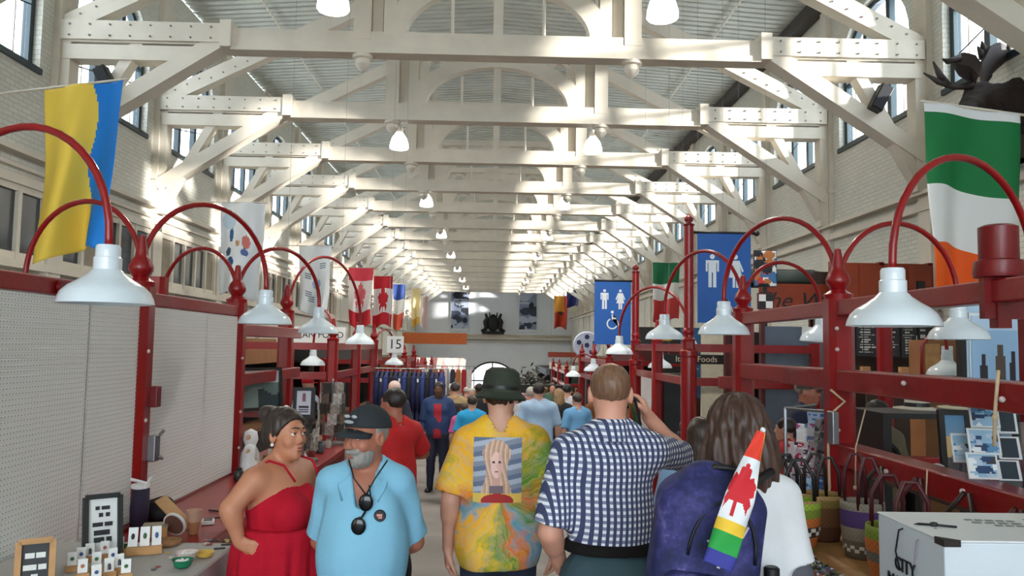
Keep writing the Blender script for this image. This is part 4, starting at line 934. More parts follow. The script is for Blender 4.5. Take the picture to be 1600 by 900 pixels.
# ---- 3. person with backpack
t = place('person from behind with brown shoulder-length hair, white T-shirt and grey undersleeves', .835, 2.72, -.06)
f = Fig(1.66, .84, 1.0, .03, fem=True, arms={'r': ((.185, -.03, 1.075), (.19, .12, .86)), 'l': ((-.225, -.0, 1.075), (-.2, .2, .93))}, yaw=-.05)
link('body', f.body(SK2, .0065), t)
WT = cloth('white cotton knit', (224, 224, 226), .05)
garment(f.torso+[ell((0, 0, 1.1), (.165, .125, .28), .05)], .012, A(-.5, -.35, .75), A(.5, .35, 1.55), .0075, 'shirt', WT, [lambda X, Y, Z: .82-Z+0*X+0*Y, neckcut(f, .07)], (.006, 13, 9), [sleeve(f, 'l', .8, .06, .068), sleeve(f, 'r', .8, .06, .068)], t)
GR = cloth('grey ribbed knit', (92, 92, 98))
for q in 'lr':
    d = f.el[q]-f.sh[q]; w = f.wr[q]-f.el[q]; v = Vol(np.minimum(f.sh[q], f.wr[q])-.12, np.maximum(f.sh[q], f.wr[q])+.12, .007)
    v.add(cap(f.sh[q]+d*.7, f.el[q], .052, .05, .02)); v.add(cap(f.el[q], f.el[q]+w*.45, .05, .044, .02, end=1))
    X, Y, Z = v.grid(); v.F = v.F+(.002*np.sin(Z*260)+0*X+0*Y).astype(np.float32); link('undersleeve', v.mesh('undersleeve', GR), t)
trousers(f, t, NAVYC); shoes(f, t, BLACK)
hc = f.hc; BRH = hair_mat('brown wavy hair', (70, 46, 36), .5)
v = Vol(hc-A(.22, .22, .3), hc+A(.22, .2, .2), .006)
for p in (ell(hc+A(0, -.02, .035), (.096, .115, .1), .03), ell(hc+A(0, -.05, -.07), (.115, .085, .12), .05), ell(hc+A(-.075, -.03, -.12), (.06, .075, .1), .04), ell(hc+A(.08, -.02, -.13), (.058, .08, .12), .04), ell(hc+A(0, -.075, -.15), (.09, .05, .085), .04)): v.add(p)
X, Y, Z = v.grid(); a = np.arctan2(X-hc[0], -(Y-hc[1])); v.F = v.F+(.005*np.sin(a*13+2*np.sin(Z*22))+.003*np.sin(a*29+Z*30)).astype(np.float32)
v.clip(lambda X, Y, Z: np.minimum(Y-hc[1]-.02, .055-np.abs(X-hc[0]))+0*Z if False else (Y-hc[1]-.055+.0*X+0*Z))
link('hair', v.mesh('hair', BRH), t)
# backpack, worn: lifts off on its own
wx, wy, wz = .835, 2.72, floor_z(2.72)
def galaxy():
    m = bpy.data.materials.new('navy printed nylon'); m.use_nodes = True; n = NT(m)
    n.base(n.ramp(n.noise(9, 7, rough=.7), [(.3, S(18, 20, 38)), (.48, S(34, 40, 92)), (.58, S(62, 58, 120)), (.72, S(120, 120, 168)), (.8, S(30, 34, 70))])); n.bsdf.inputs['Roughness'].default_value = .7; n.bump(n.noise(320, 2), .25, .004); return m
GX = galaxy(); t = thing('backpack', 'navy blue backpack with swirled print on the back of the long-haired person', 'backpack', (wx-.175, wy-.235, wz+.955), -.06)
Rb = rotm(0, .0, .13)
def bag(cs, inf, h, nm, m, par, fold=None):
    v = Vol(A(-.32, -.25, -.2), A(.32, .25, .62), h)
    for c in cs: v.add(c)
    if fold: v.folds(*fold)
    return link(nm, v.mesh(nm, m), par)
body = bag([rbox((0, .02, .2), (.165, .095, .26), .07, .03, Rb), ell((.02, .03, .4), (.13, .08, .12), .05)], 0, .0075, 'main_bag', GX, t, (.006, 12, 4))
pk = bag([rbox((-.015, -.085, .09), (.135, .045, .115), .035, .02, Rb)], 0, .0065, 'front_pocket', GX, t, (.004, 16, 5))
bag([rbox((.175, -.0, .06), (.03, .07, .1), .025, .01, Rb)], 0, .007, 'side_pocket', mat('dark mesh pocket', (30, 28, 48), .8), t)
RbM = Matrix(Rb.tolist()); ZIP = mat('black zip', (20, 20, 24), .5)
def arcz(cx, cz, rx, rz_, y, a0, a1): return [RbM @ Vector((cx+rx*math.cos(a), y, cz+rz_*math.sin(a))) for a in np.linspace(a0, a1, 16)]
MB().tube(arcz(0, .25, .1, .17, -.078, .0, PI), .005, 6).build('zip', ZIP, t, smooth=True)
MB().tube(arcz(-.015, .1, .1, .075, -.131, .0, PI), .004, 6).build('zip', ZIP, t, smooth=True)
MB().tube([RbM @ Vector(p) for p in ((-.05, -.085, .30), (.0, -.1, .315), (.05, -.095, .33), (.06, -.1, .36))], .004, 6).build('cord', mat('pale cord', (196, 196, 200), .7), t, smooth=True)
MB().tube([RbM @ Vector(p) for p in ((-.05, .0, .46), (-.04, -.01, .51), (.03, -.01, .515), (.045, 0, .46))], .011, 8).build('grab_handle', ZIP, t, smooth=True)
MB().box(RbM @ Vector((-.03, -.135, .06)), (.085, .006, .028), RbM).build('name_patch', mat('charcoal patch', (52, 50, 66), .6), t)
for s in (-1, 1): MB().tube([Vector((.04+s*.085, .06, .43)), Vector((.16+s*.085, .15, .475)), Vector((.175+s*.11, .27, .445)), Vector((.155+s*.12, .36, .3)), Vector((.15+s*.15, .32, .05)), Vector((.1+s*.15, .12, -.02))], .014, 8).build('shoulder_strap', ZIP, t, smooth=True)
bt = thing('water_bottle', 'purple water bottle in the side pocket of the backpack', 'bottle', (wx+.03, wy-.235, wz+.93))
MB().lathe([(.034, 0), (.036, .02), (.036, .15), (.022, .18), (.022, .19)], n=16).build('bottle_body', mat('purple steel', (66, 44, 120), .3, metal=.4), bt, smooth='auto'); MB().lathe([(.024, .19), (.024, .23), (.018, .235)], n=16).build('cap', BLACK, bt, smooth='auto')
ft = thing('furled_flag', 'furled maple leaf and rainbow flag on a stick stuck in the backpack', 'flag', tuple(W(1122, 888, 2.30)))
p0 = Vector((0, 0, 0)); p1 = W(1192, 672, 2.36)-W(1122, 888, 2.30)
MB().tube([p0, p1], .005, 8).ball(p1, .009, 8).build('stick', PAPER, ft, smooth=True)
def ffl(u, v):
    if v < .21: return (226, 60, 40) if u < .75 else (240, 140, 50)
    if v < .68:
        if maple(u, (v-.45)*2.1+.5, .42, .5, .42): return (206, 34, 44)
        return (234, 236, 240) if u < .86 else (236, 200, 90)
    if v < .76: return (244, 200, 60)
    if v < .90: return (40, 160, 70)
    return (56, 60, 150)
dd = p1.normalized(); ac = Vector((1, 0, .3)); ac = (ac-dd*ac.dot(dd)).normalized(); nn = dd.cross(ac)
if nn.y > 0: nn = -nn
def fpos(u, v):
    L = p1.length; w = .012+.03*min(1, v*2.0); a = (u-.5)*3.6; return p1-dd*(v*L*.97+.008)+ac*(math.sin(a)*w-.006)+nn*(.007+(math.cos(a)+.25)*w*.45+.004*math.sin(9*u+14*v))
sheet(ffl, 44, 130, fpos, vmat('printed flag cloth', .75), 'flag_cloth', ft, .002)
# ---- 4. man in a light blue polo shirt, looking aside
t = place('man in light blue polo shirt and dark cap, sunglasses hanging at his chest', -.535, 3.5, PI)
f = Fig(1.575, .93, 1.08, .12, arms={'l': ((-.205, -.10, 1.0), (-.07, -.27, .9), dict(d=A(1, 0, -.2), n=A(0, -1, 0))), 'r': ((.205, -.10, 1.0), (.07, -.25, .86), dict(d=A(-1, 0, -.2), n=A(0, -1, 0)))}, yaw=-.62, pitch=-.06, hs=1.10)
link('body', f.body(SK3, .0062), t)
PB = cloth('light blue polo knit', (138, 196, 224), .05)
vcut = lambda X, Y, Z: np.where((Y > .0) & (Z > 1.19), .012+.30*(Z-1.19)-np.abs(X), -1.)
garment(f.torso+[ell((0, .045, 1.0), (.175, .155, .26), .06)], .014, A(-.5, -.35, .68), A(.5, .42, 1.5), .0075, 'polo_shirt', PB, [lambda X, Y, Z: .75-Z+0*X+0*Y, neckcut(f, .068), vcut], (.007, 12, 15), [sleeve(f, 'l', .9, .064, .076), sleeve(f, 'r', .9, .064, .076)], t)
n = f.neck; bpy.context.view_layer.update(); polo = [c for c in t.children if c.name.startswith('polo_shirt')][0]
def on_front(x, z, dy=.006):
    hit, p, nr, i_ = polo.ray_cast(Vector((x, .6, z)), Vector((0, -1, 0))); return Vector((x, p.y+dy, z)) if hit else Vector((x, .08, z))
for s in (-1, 1):
    c = MB(); inn_ = [Vector((s*.02, -.078, n[2]+.055)), Vector((s*.062, -.04, n[2]+.05)), Vector((s*.068, .02, n[2]+.03)), Vector((s*.05, .07, n[2]-.01)), on_front(s*.03, n[2]-.055, .012)]
    out = [Vector((s*.022, -.105, n[2]+.0)), Vector((s*.085, -.07, n[2]-.0)), Vector((s*.105, .02, n[2]-.004)), on_front(s*.1, n[2]-.055, .012), on_front(s*.075, n[2]-.11, .008)]
    for k in range(4): c.quad(inn_[k], inn_[k+1], out[k+1], out[k])
    o = c.build('collar', PB, t, smooth=True); md = o.modifiers.new('th', 'SOLIDIFY'); md.thickness = .007; md.offset = 0
MB().tube([(.02, .125, 1.2), (.012, .15, 1.15), (.01, .158, 1.13)], .004, 6).build('placket_edge', PB, t)
trousers(f, t, cloth('grey shorts', (70, 76, 86)), top=1.0); shoes(f, t, BLACK); eyes(f, t); GREYH = hair_mat('grey hair', (150, 146, 140), .25)
hc = f.hc; k = f.hs; inv = f.R
def loc(X, Y, Z):
    x, y, z = X-hc[0], Y-hc[1], Z-hc[2]; R = f.R
    return (R[0, 0]*x+R[1, 0]*y+R[2, 0]*z)/k, (R[0, 1]*x+R[1, 1]*y+R[2, 1]*z)/k, (R[0, 2]*x+R[1, 2]*y+R[2, 2]*z)/k
brow(f, t, GREYH, .005)
v = Vol(hc-.2, hc+.2, .005)
for p in f.headp[2:5]: v.add(p, .006)
v.add(ell(f.hp((0, .094, -.05)), A(.034, .014, .011)*k, .01, f.R))
v.clip(lambda X, Y, Z: loc(X, Y, Z)[2]+.036+.25*np.clip(.085-loc(X, Y, Z)[1], 0, .1)); v.clip(lambda X, Y, Z: .02-loc(X, Y, Z)[1])
v.folds(.002, 90, 3); link('beard', v.mesh('beard', GREYH), t); lips(f, t, mat('muted lips', (140, 84, 78), .5, bump=0))
garment(f.headp[1:2], .006, hc-.2, hc+.2, .006, 'hair', GREYH, [lambda X, Y, Z: -.06-loc(X, Y, Z)[2], lambda X, Y, Z: loc(X, Y, Z)[1]-.015, lambda X, Y, Z: loc(X, Y, Z)[2]-.06], (.003, 70, 4), parent=t)
CAPM = cloth('charcoal cap', (52, 56, 60)); R3 = Matrix(f.R.tolist())
v = Vol(hc-.25, hc+.3, .006); v.add(f.headp[1], .017); v.clip(lambda X, Y, Z: .042-loc(X, Y, Z)[2]+.12*loc(X, Y, Z)[1]); cp = link('cap', v.mesh('cap', CAPM), t)
bm_ = MB(); N = 14
for a in range(N):
    t0, t1 = (-1.15+2.3*a/N), (-1.15+2.3*(a+1)/N); q = lambda th, r, z: f.hp((math.sin(th)*.088, .0+math.cos(th)*(.1+r), .05+z-.03*math.sin(th)**2*1.0))
    bm_.quad(q(t0, 0, 0), q(t1, 0, 0), q(t1, .075*math.cos(t1)**.6 if math.cos(t1) > 0 else 0, -.02), q(t0, .075*math.cos(t0)**.6 if math.cos(t0) > 0 else 0, -.02))
o = bm_.build('peak', CAPM, cp, smooth=True); o.modifiers.new('th', 'SOLIDIFY').thickness = .006
MB().ball(f.hp((0, -.014, .143)), .009, 8).build('cap_button', CAPM, cp, smooth=True)
for i, (s_, b) in enumerate(((.024, 'MARITIME'), (.02, 'COAST'))): pass
for dx, dz, w in ((-.03, .1, .035), (.012, .1, .04), (-.005, .078, .06)):
    o = MB().ball(f.hp((dx, .1 if dz > .09 else .107, dz)), (w*.5, .004, .008), 8, R3).build('embroidery', mat('grey thread', (170, 176, 180), .7), cp, smooth=True)
gl = thing('sunglasses', 'dark sunglasses hanging from the neck of the light blue polo', 'sunglasses', tuple(Vector((-.535, 3.5, floor_z(3.5)))+Vector((.018, -on_front(-.018, 1.19).y-.012, 1.165))))
for dx, dz, r in ((.012, .055, .036), (-.012, -.035, .036)): MB().ball((dx, .005+(.0 if dz > 0 else -.022), dz), (r*.85, .008, r), 14).build('lens', mat('black lens', (14, 14, 18), .12, bump=0), gl, smooth=True)
MB().tube([(.012, .0, .02), (.0, -.012, .0), (-.012, -.016, -.002)], .005, 6).tube([(.03, .01, .08), (.02, .03, .12)], .003, 6).build('bridge', BLACK, gl, smooth=True)
MB().tube([(.01, .0, .09), (-.04, .012, .15), (-.07, .05, .22)], .0035, 6).tube([(.015, .0, .09), (.045, .012, .15), (.09, .05, .22)], .0035, 6).build('neck_cord', ZIP, gl, smooth=True)
bd = thing('badge', 'round dark badge with red and white mark on the light blue polo', 'badge', tuple(Vector((-.535, 3.5, floor_z(3.5)))+Vector((.086, -on_front(-.086, 1.165, .006).y, 1.165))))
Rx = Matrix(((1, 0, 0), (0, 0, -1), (0, 1, 0)))
MB().lathe([(.0, .004), (.022, .004), (.025, .0), (.025, -.006), (0, -.006)], n=20, R=Rx).build('button', mat('black badge', (20, 20, 26), .3), bd, smooth='auto')
MB().box((0, -.006, .004), (.022, .003, .009)).box((.003, -.006, -.006), (.016, .003, .006)).build('mark', mat('pink mark', (226, 150, 140), .5, bump=0), bd)
# ---- 5. woman in a red dress, hand on her hip
rzw = math.radians(-116); t = place('woman in long red strappy dress with dark hair tied back, hand on hip', -.97, 3.78, rzw)
f = Fig(1.56, 1.04, 1.26, .05, fem=True, bust=1.12, arms={'r': ((.265, -.045, 1.155), (.23, -.02, 1.01), dict(d=A(-.28, .8, -.3), n=A(-1, -.2, .05), curl=(.15, .3, .25), thumb=.1)), 'l': ((-.27, -.03, 1.03), (-.27, .07, .8))}, yaw=-.12, pitch=.02, hs=1.06)
link('body', f.body(SK1, .006), t); RD = cloth('crimson crepe', (186, 22, 44), .12)
bod = f.torso[:1]+f.torso[3:5]+f.torso[7:]
garment(bod, .008, A(-.4, -.35, .85), A(.4, .4, 1.4), .007, 'bodice', RD, [lambda X, Y, Z: Z-(1.17+.62*np.clip(Y, -.05, .17)-.25*np.clip(np.abs(X)-.09, 0, .2))+.0, lambda X, Y, Z: .98-Z+0*X+0*Y], (.003, 20, 3), parent=t)
v = Vol(A(-.5, -.45, -.02), A(.5, .5, 1.12), .009); v.add(cap((0, .0, 1.04), (0, .01, .02), .185, .31, .02)); v.add(ell((0, 0, .9), (.215, .185, .2), .06)); v.add(ell((0, .05, 1.02), (.19, .165, .1), .06))
X, Y, Z = v.grid(); a = np.arctan2(X, Y); g_ = np.clip((1.05-Z)/.5, .12, 1); v.F = v.F+(.016*g_*np.sin(a*15+1.5*np.sin(Z*4))+.008*g_*np.sin(a*27+Z*5)).astype(np.float32); v.clip(lambda X, Y, Z: .02-Z+0*X+0*Y); v.clip(lambda X, Y, Z: Z-1.05+0*X+0*Y)
link('skirt', v.mesh('skirt', RD), t)
for s in (-1, 1): MB().tube([(s*.085, .155, 1.26), (s*.1, .1, 1.33), (s*.105, .02, 1.345), (s*.1, -.08, 1.3), (s*.09, -.115, 1.17)], .0055, 6).build('strap', RD, t, smooth=True)
eyes(f, t, (40, 26, 18)); lips(f, t, LIP); HW_ = hair_mat('dark hair with grey streaks', (58, 46, 40), .6); brow(f, t, HAIRD, .0035)
hc = f.hc; k = f.hs; v = Vol(hc-.25, hc+.25, .0055); v.add(f.headp[1], .013); v.add(ell(f.hp((0, -.05, -.0)), A(.083, .075, .1)*k, .03, f.R))
v.clip(lambda X, Y, Z: .0-(loc(X, Y, Z)[2]-.052-.0*X)-1.35*np.clip(.055-loc(X, Y, Z)[1], -.2, .085)); v.folds(.0045, 60, 5)
v.add(ell(f.hp((0, -.105, .085)), A(.058, .055, .052)*k, .012, f.R)); v.add(ell(f.hp((.02, -.12, .1)), A(.04, .04, .04)*k, .01, f.R)); link('hair', v.mesh('hair', HW_), t)
for q in (-1, 1): MB().ball(f.hp((q*.087, .0, -.042)), .0085, 10).build('pearl_earring', PAPER, t, smooth=True)
MB().tube([(-.09, .06, .0), (0, .095, 0), (.09, .06, 0)], .002, 5).build('necklace', STEEL, t).location = f.neck+A(0, .0, -.045)
shoes(f, t, BLACK)
# ================================================================ the crowd further down the aisle
_cm = {}
def cm(c, nm): return mat('%s %d %d %d' % ((nm,)+tuple(c)), c, .8, var=.12, scale=6, bump=.12, bscale=60)
SKS = {'l': SK4, 'p': SK2, 't': SK1, 'b': SK5, 'r': SK3}
def crowd(lab, x, d, H, shirt, pants, hairc, rz=0., sk='l', hair='short', wd=1., g=1., sleeve_=True, extra=None, arms=None, h=None, yaw=0., fem=False):
    t = place(lab, x, d, rz); h = h or (.013 if d < 9 else .017 if d < 16 else .024)
    f = Fig(H, wd, g, .02, arms=arms, yaw=yaw, fem=fem, ears=d < 16, hands=True)
    link('body', f.body(SKS[sk], h), t)
    garment(f.torso+f.butt+[ell((0, 0, 1.08*f.k), A(.17*wd*g, .125*g, .24)*f.k, .05)], .02, A(-.6, -.45, .7), A(.6, .5, 1.7), h, 'shirt', cm(shirt, 'shirt cloth'), [lambda X, Y, Z: .88*f.k-Z+0*X+0*Y, neckcut(f, .064, .01)], (.007, 12, int(d*7)), [sleeve(f, q, .85 if sleeve_ else .99, .066, .076) for q in 'lr']+([cap(f.el[q], f.el[q]*.15+f.wr[q]*.85, .052, .044, .02) for q in 'lr'] if not sleeve_ else []), t)
    garment(f.butt+f.legs+[f.torso[4]], .016, A(-.5, -.4, -.02), A(.5, .5, 1.2), max(h, .014), 'trousers', cm(pants, 'trouser cloth'), [lambda X, Y, Z: .95*f.k-Z*0-.95*f.k+Z-.95*f.k+0*X+0*Y, lambda X, Y, Z: .06-Z+0*X+0*Y], parent=t)
    garment(f.feet, .014, A(-.5, -.4, -.03), A(.5, .5, .2), max(h, .014), 'shoes', BLACK, [lambda X, Y, Z: .003-Z+0*X+0*Y], parent=t)
    hc = f.hc; hm = hair_mat('crowd hair %d %d %d' % tuple(hairc), hairc, .35); R = f.R
    P = [ell(f.hp((0, -.018, .04)), A(.084, .102, .09)*f.hs, .03, R)]; cl = [lambda X, Y, Z: -.06-(Z-hc[2])+.9*np.clip((X-hc[0])*R[0, 1]+(Y-hc[1])*R[1, 1]+.02, -.05, .2)]
    if hair == 'long': P += [ell(f.hp((0, -.055, -.08)), A(.1, .07, .15)*f.hs, .04, R)]; cl = [lambda X, Y, Z: (X-hc[0])*R[0, 1]+(Y-hc[1])*R[1, 1]-.05+.9*np.clip(-.02-(Z-hc[2])*.4, -.2, .08)]
    if hair != 'none': garment(P, 0, hc-.27, hc+.2, min(h, .014), 'hair', hm, cl, (.004, 50, 3), parent=t)
    if extra: extra(f, t)
    return t
def cap_on(col, peak=True):
    def fn(f, t):
        o = MB().lathe([(.102, -.0), (.1, .04), (.08, .09), (.03, .115), (0, .117)], n=16, sx=.92).build('cap', cm(col, 'cap cloth'), t, smooth=True); o.location = f.hp((0, -.012, .035)); o.rotation_euler = Matrix(f.R.tolist()).to_euler()
        if peak: MB().box((0, .125, .004), (.13, .085, .008)).build('peak', cm(col, 'cap cloth'), o, bevel=.003)
    return fn
def pack_on(col):
    def fn(f, t):
        v = Vol(A(-.25, -.42, .85), A(.25, -.05, 1.5), .016); v.add(rbox((0, -.22, 1.18*f.k), (.15, .09, .23), .06)); link('rucksack', v.mesh('rucksack', cm(col, 'rucksack cloth')), t)
        for s in (-1, 1): MB().tube([(s*.11, -.13, 1.36*f.k), (s*.12, -.02, 1.47*f.k), (s*.11, .11, 1.36*f.k), (s*.13, .1, 1.1*f.k), (s*.14, -.12, 1.0*f.k)], .02, 6).build('strap', BLACK, t, smooth=True)
    return fn
def mask_on(f, t): MB().ball(f.hp((0, .075, -.06)), (.055, .05, .045), 10, Matrix(f.R.tolist())).build('face_mask', cm((170, 200, 224), 'mask'), t, smooth=True)
def glasses_on(f, t):
    for q in (-1, 1): MB().ball(f.hp((q*.033, .104, .012)), (.024, .006, .016), 8, Matrix(f.R.tolist())).build('glasses_lens', BLACK, t, smooth=True)
def cap_glasses(f, t): cap_on((92, 84, 78))(f, t); glasses_on(f, t)
def bagstrap(f, t): MB().tube([(-.16, -.12, 1.4), (0, -.16, 1.25), (.17, -.16, 1.0), (.2, .0, .95)], .025, 6).build('bag_strap', BLACK, t, smooth=True); MB().box((.24, -.05, .85), (.1, .24, .3)).build('shoulder_bag', BLACK, t, bevel=.03)
def floral(f, t):
    pass
crowd('dark-haired man in red T-shirt reaching towards the left stall', -.72, 6.0, 1.66, (206, 34, 36), (34, 34, 40), (44, 34, 30), .75, 'r', arms={'r': ((.30, .02, 1.16), (.16, .22, 1.13)), 'l': ((-.24, .05, 1.12), (-.16, .3, 1.1))}, wd=1.02, yaw=.2)
crowd('person with pale hair and blue face mask behind the red T-shirt', -1.42, 11.8, 1.74, (40, 42, 60), (40, 40, 48), (226, 196, 188), PI-.5, 'p', extra=mask_on)
crowd('person in open denim jacket over a red top, facing the viewer', -.86, 13.0, 1.74, (44, 66, 110), (36, 40, 62), (34, 26, 24), PI, 'b', extra=lambda f, t: garment(f.torso, .029, A(-.3, -.1, .85), A(.3, .4, 1.5), .014, 'red_top', cm((176, 40, 56), 'red knit'), [lambda X, Y, Z: np.abs(X)-.065+0*Y+0*Z, lambda X, Y, Z: .04-Y+0*X+0*Z, lambda X, Y, Z: Z-1.4+0*X+0*Y], parent=t), sleeve_=False)
crowd('grey-haired man in tan jacket with dark rucksack, from behind', -.62, 13.6, 1.74, (176, 150, 108), (164, 140, 104), (60, 50, 44), 0, 'l', extra=pack_on((52, 42, 38)), sleeve_=False)
crowd('white-haired person beyond the tan jacket', -.85, 17.0, 1.72, (50, 50, 66), (40, 40, 50), (214, 208, 200), 0, 'l')
crowd('dark-haired man in pale blue shirt, from behind', .64, 11.0, 1.74, (168, 196, 226), (60, 62, 74), (44, 36, 32), .1, 'l', wd=1.1)
crowd('grey-haired person just left of the pale blue shirt', .62, 12.8, 1.68, (196, 196, 200), (60, 60, 70), (176, 168, 158), 0, 'p')
crowd('blond long-haired person in black top right of the pale blue shirt', 1.08, 13.0, 1.66, (30, 28, 32), (34, 34, 40), (156, 124, 88), .2, 'l', 'long', fem=True)
crowd('dark-haired person in white top beside the blond person', 1.36, 14.5, 1.74, (214, 214, 224), (44, 44, 60), (30, 26, 26), -.2, 'l')
crowd('person in light blue print shirt left of the bald man\'s neck', 1.3, 12.2, 1.6, (110, 168, 214), (40, 40, 50), (70, 54, 44), .3, 'l')
crowd('person in brown top at the right edge of the aisle', 1.78, 13.8, 1.66, (120, 74, 40), (30, 28, 34), (40, 30, 26), .6, 'l')
crowd('person in bright cyan shirt left of the tie-dyed shoulder', -.28, 11.6, 1.55, (40, 160, 214), (44, 44, 60), (60, 48, 40), 0, 'l')
crowd('child in pink top left of the cyan shirt', -.42, 12.6, 1.42, (214, 96, 150), (60, 60, 80), (80, 60, 44), 0, 'l')
crowd('person in blue floral blouse between the checked shirt and the backpack', 1.16, 4.45, 1.53, (150, 186, 226), (40, 44, 60), (58, 42, 34), -.25, 'p', 'long', fem=True, g=1.1, extra=None)
crowd('man with red cap and white shirt at the left stall', -2.95, 12.9, 1.78, (206, 218, 232), (30, 34, 48), (60, 50, 44), -.6, 'l', 'none', extra=cap_on((206, 30, 44)), sleeve_=False)
crowd('man with grey cap and dark glasses in navy shirt behind the right stall', 2.98, 7.6, 1.80, (28, 36, 66), (40, 40, 46), (120, 112, 104), PI+.9, 'r', 'short', extra=cap_glasses)
crowd('stooping person in khaki shirt with black shoulder bag inside the right stall', 3.05, 6.3, 1.62, (124, 112, 86), (104, 92, 72), (34, 28, 26), .4, 'l', 'short', extra=bagstrap, wd=1.05)
crowd('person in red top leaning over behind the right stall post', 2.55, 6.9, 1.45, (196, 34, 44), (40, 40, 46), (50, 40, 36), .9, 'l')
r_ = random.Random(5)
SH = [((44, 44, 52), 'black'), ((210, 210, 214), 'white'), ((150, 40, 48), 'dark red'), ((60, 84, 130), 'blue'), ((150, 138, 116), 'beige'), ((70, 96, 76), 'green'), ((186, 150, 160), 'rose'), ((90, 90, 98), 'grey')]
HC = [((40, 32, 28), 'dark'), ((120, 92, 62), 'light brown'), ((190, 184, 176), 'white'), ((80, 58, 42), 'brown')]
rows = [(16, -.25), (16.5, .25), (18, -.45), (18.5, .15), (19.5, -1.2), (20, 1.5), (21, 1.0), (22, -.7), (23, .6), (24, 1.6), (25, -.1), (27, -1.3), (29, .9), (31, -.6), (33, 1.4), (35, .1), (38, -1.1), (42, .9)]
for i, (d, x) in enumerate(rows):
    s_, h_ = SH[i % 8], HC[(i*3+i//4) % 4]
    crowd('far shopper, %s in the row by distance, %s top and %s hair' % (ORD[i], s_[1], h_[1]), x, d, r_.uniform(1.62, 1.8), s_[0], (44, 46, 58), h_[0], r_.choice((0, 0, .3, PI, -.4)), r_.choice('lpltb'), r_.choice(('short', 'long')), h=.026)
# ================================================================ goods
def ON(px, py, z):                                  # where the sight line of a photo pixel meets the level z
    r = CAMROT @ Vector(((px-800)/FPX, (450-py)/FPX, -1)); k = (z-EYE)/r.z; return Vector((r.x*k, r.y*k, z))
LINEN = mat('grey linen cloth', (176, 172, 168), .9, var=.08, scale=4, bump=.3, bscale=120)
# ---- cloth-covered table on the left
TZ = .72; tx0, tx1, ty0, ty1 = -2.12, -1.22, 2.3, 3.97
t = thing('display_table', 'table under a grey linen cloth at the near end of the left stall', 'table', ((tx0+tx1)/2, (ty0+ty1)/2, floor_z(3.1)))
MB().bb(tx0+.02, tx1-.02, ty0+.02, ty1-.02, TZ-.04, TZ-.006).build('tabletop', WOOD, t, world=True)
for x in (tx0+.08, tx1-.08):
    for y in (ty0+.08, ty1-.08): MB().bb(x-.025, x+.025, y-.025, y+.025, floor_z(y), TZ-.04).build('leg', STEEL, t, world=True)
cl = MB(); per = []
N = 40; pts = [(tx0, ty0), (tx1, ty0), (tx1, ty1), (tx0, ty1)]
for i in range(4):
    a, b = pts[i], pts[(i+1) % 4]
    for k in range(N): per.append((a[0]+(b[0]-a[0])*k/N, a[1]+(b[1]-a[1])*k/N, i, k/N))
cx, cy = (tx0+tx1)/2, (ty0+ty1)/2
rows_ = []
for z, o in ((TZ, -.004), (TZ-.008, .004), (TZ-.2, .012), (TZ-.45, .02), (TZ-.74, .03)):
    rw = []
    for x, y, i, u in per:
        n = ((0, -1), (1, 0), (0, 1), (-1, 0))[i]; w = o+(TZ-z)*.05*math.sin(u*26+i)
        if i == 3: w = min(w, .006)
        rw.append(len(cl.v)); cl.v.append((x+n[0]*w, y+n[1]*w, z))
    rows_.append(rw)
cl.f.append(tuple(rows_[0])); M_ = len(per)
for a, b in zip(rows_, rows_[1:]):
    for k in range(M_): cl.f.append((a[k], a[(k+1) % M_], b[(k+1) % M_], b[k]))
o = cl.build('tablecloth', LINEN, None, smooth='auto'); tag(o, 'grey linen cloth draped over the left display table', 'tablecloth')
def board_sign(name, lab, p, w, h, frame, face_m, lines, ink, tilt=.25, rz=.55):
    t = thing(name, lab, 'sign', tuple(p), rz); R = Matrix.Rotation(tilt, 3, 'X')*1.0; R = Matrix.Rotation(-tilt, 3, 'X')
    f = MB(); q = lambda x, y, z: R @ Vector((x, y, z))
    for a, b in (((-w/2, h), (w/2, h)), ((-w/2, 0.0), (w/2, 0.0)), ((-w/2, 0), (-w/2, h)), ((w/2, 0), (w/2, h))): f.bar(q(a[0], 0, a[1]+.01), q(b[0], 0, b[1]+.01), .035, .022, q(0, 0, 1) if a[1] == b[1] else (1, 0, 0))
    f.build('frame', frame, t); MB().box(q(0, .004, h/2+.01), (w-.01, .008, h-.01), R).build('face', face_m, t)
    MB().bar(q(0, .01, h*.9), (0, .12+h*.2, .005), .02, .01).build('easel_back', frame, t)
    for z, segs in lines:
        for x0, x1, hh in segs: MB().box(q((x0+x1)/2*w, -.004, z*h), ((x1-x0)*w, .004, hh), R).build('lettering', ink, t)
    return t
INKW = mat('chalk lettering', (232, 232, 228), .7, bump=0)
board_sign('letter_board', 'small black letter board in a light wooden frame, near left corner', ON(52, 925, TZ)+Vector((0, 0, .003)), .115, .175, WOOD, BLACK, [(.75, [(-.3, -.02, .02), (.02, .3, .02)]), (.5, [(-.34, .05, .02), (.1, .34, .02)]), (.27, [(-.1, .1, .03)])], INKW, .2, .5)
board_sign('framed_price_list', 'white price list in a black frame leaning on the pegboard', ON(160, 872, TZ)+Vector((0, 0, .003)), .14, .255, BLACK, PAPER, [(.84, [(-.22, -.1, .016), (-.04, .2, .016)]), (.72, [(-.12, 0, .018), (.08, .2, .018)]), (.56, [(-.3, .0, .018), (.05, .28, .018)]), (.42, [(-.26, .2, .022)]), (.3, [(-.26, .04, .022), (.1, .26, .022)])], INK, .22, .62)
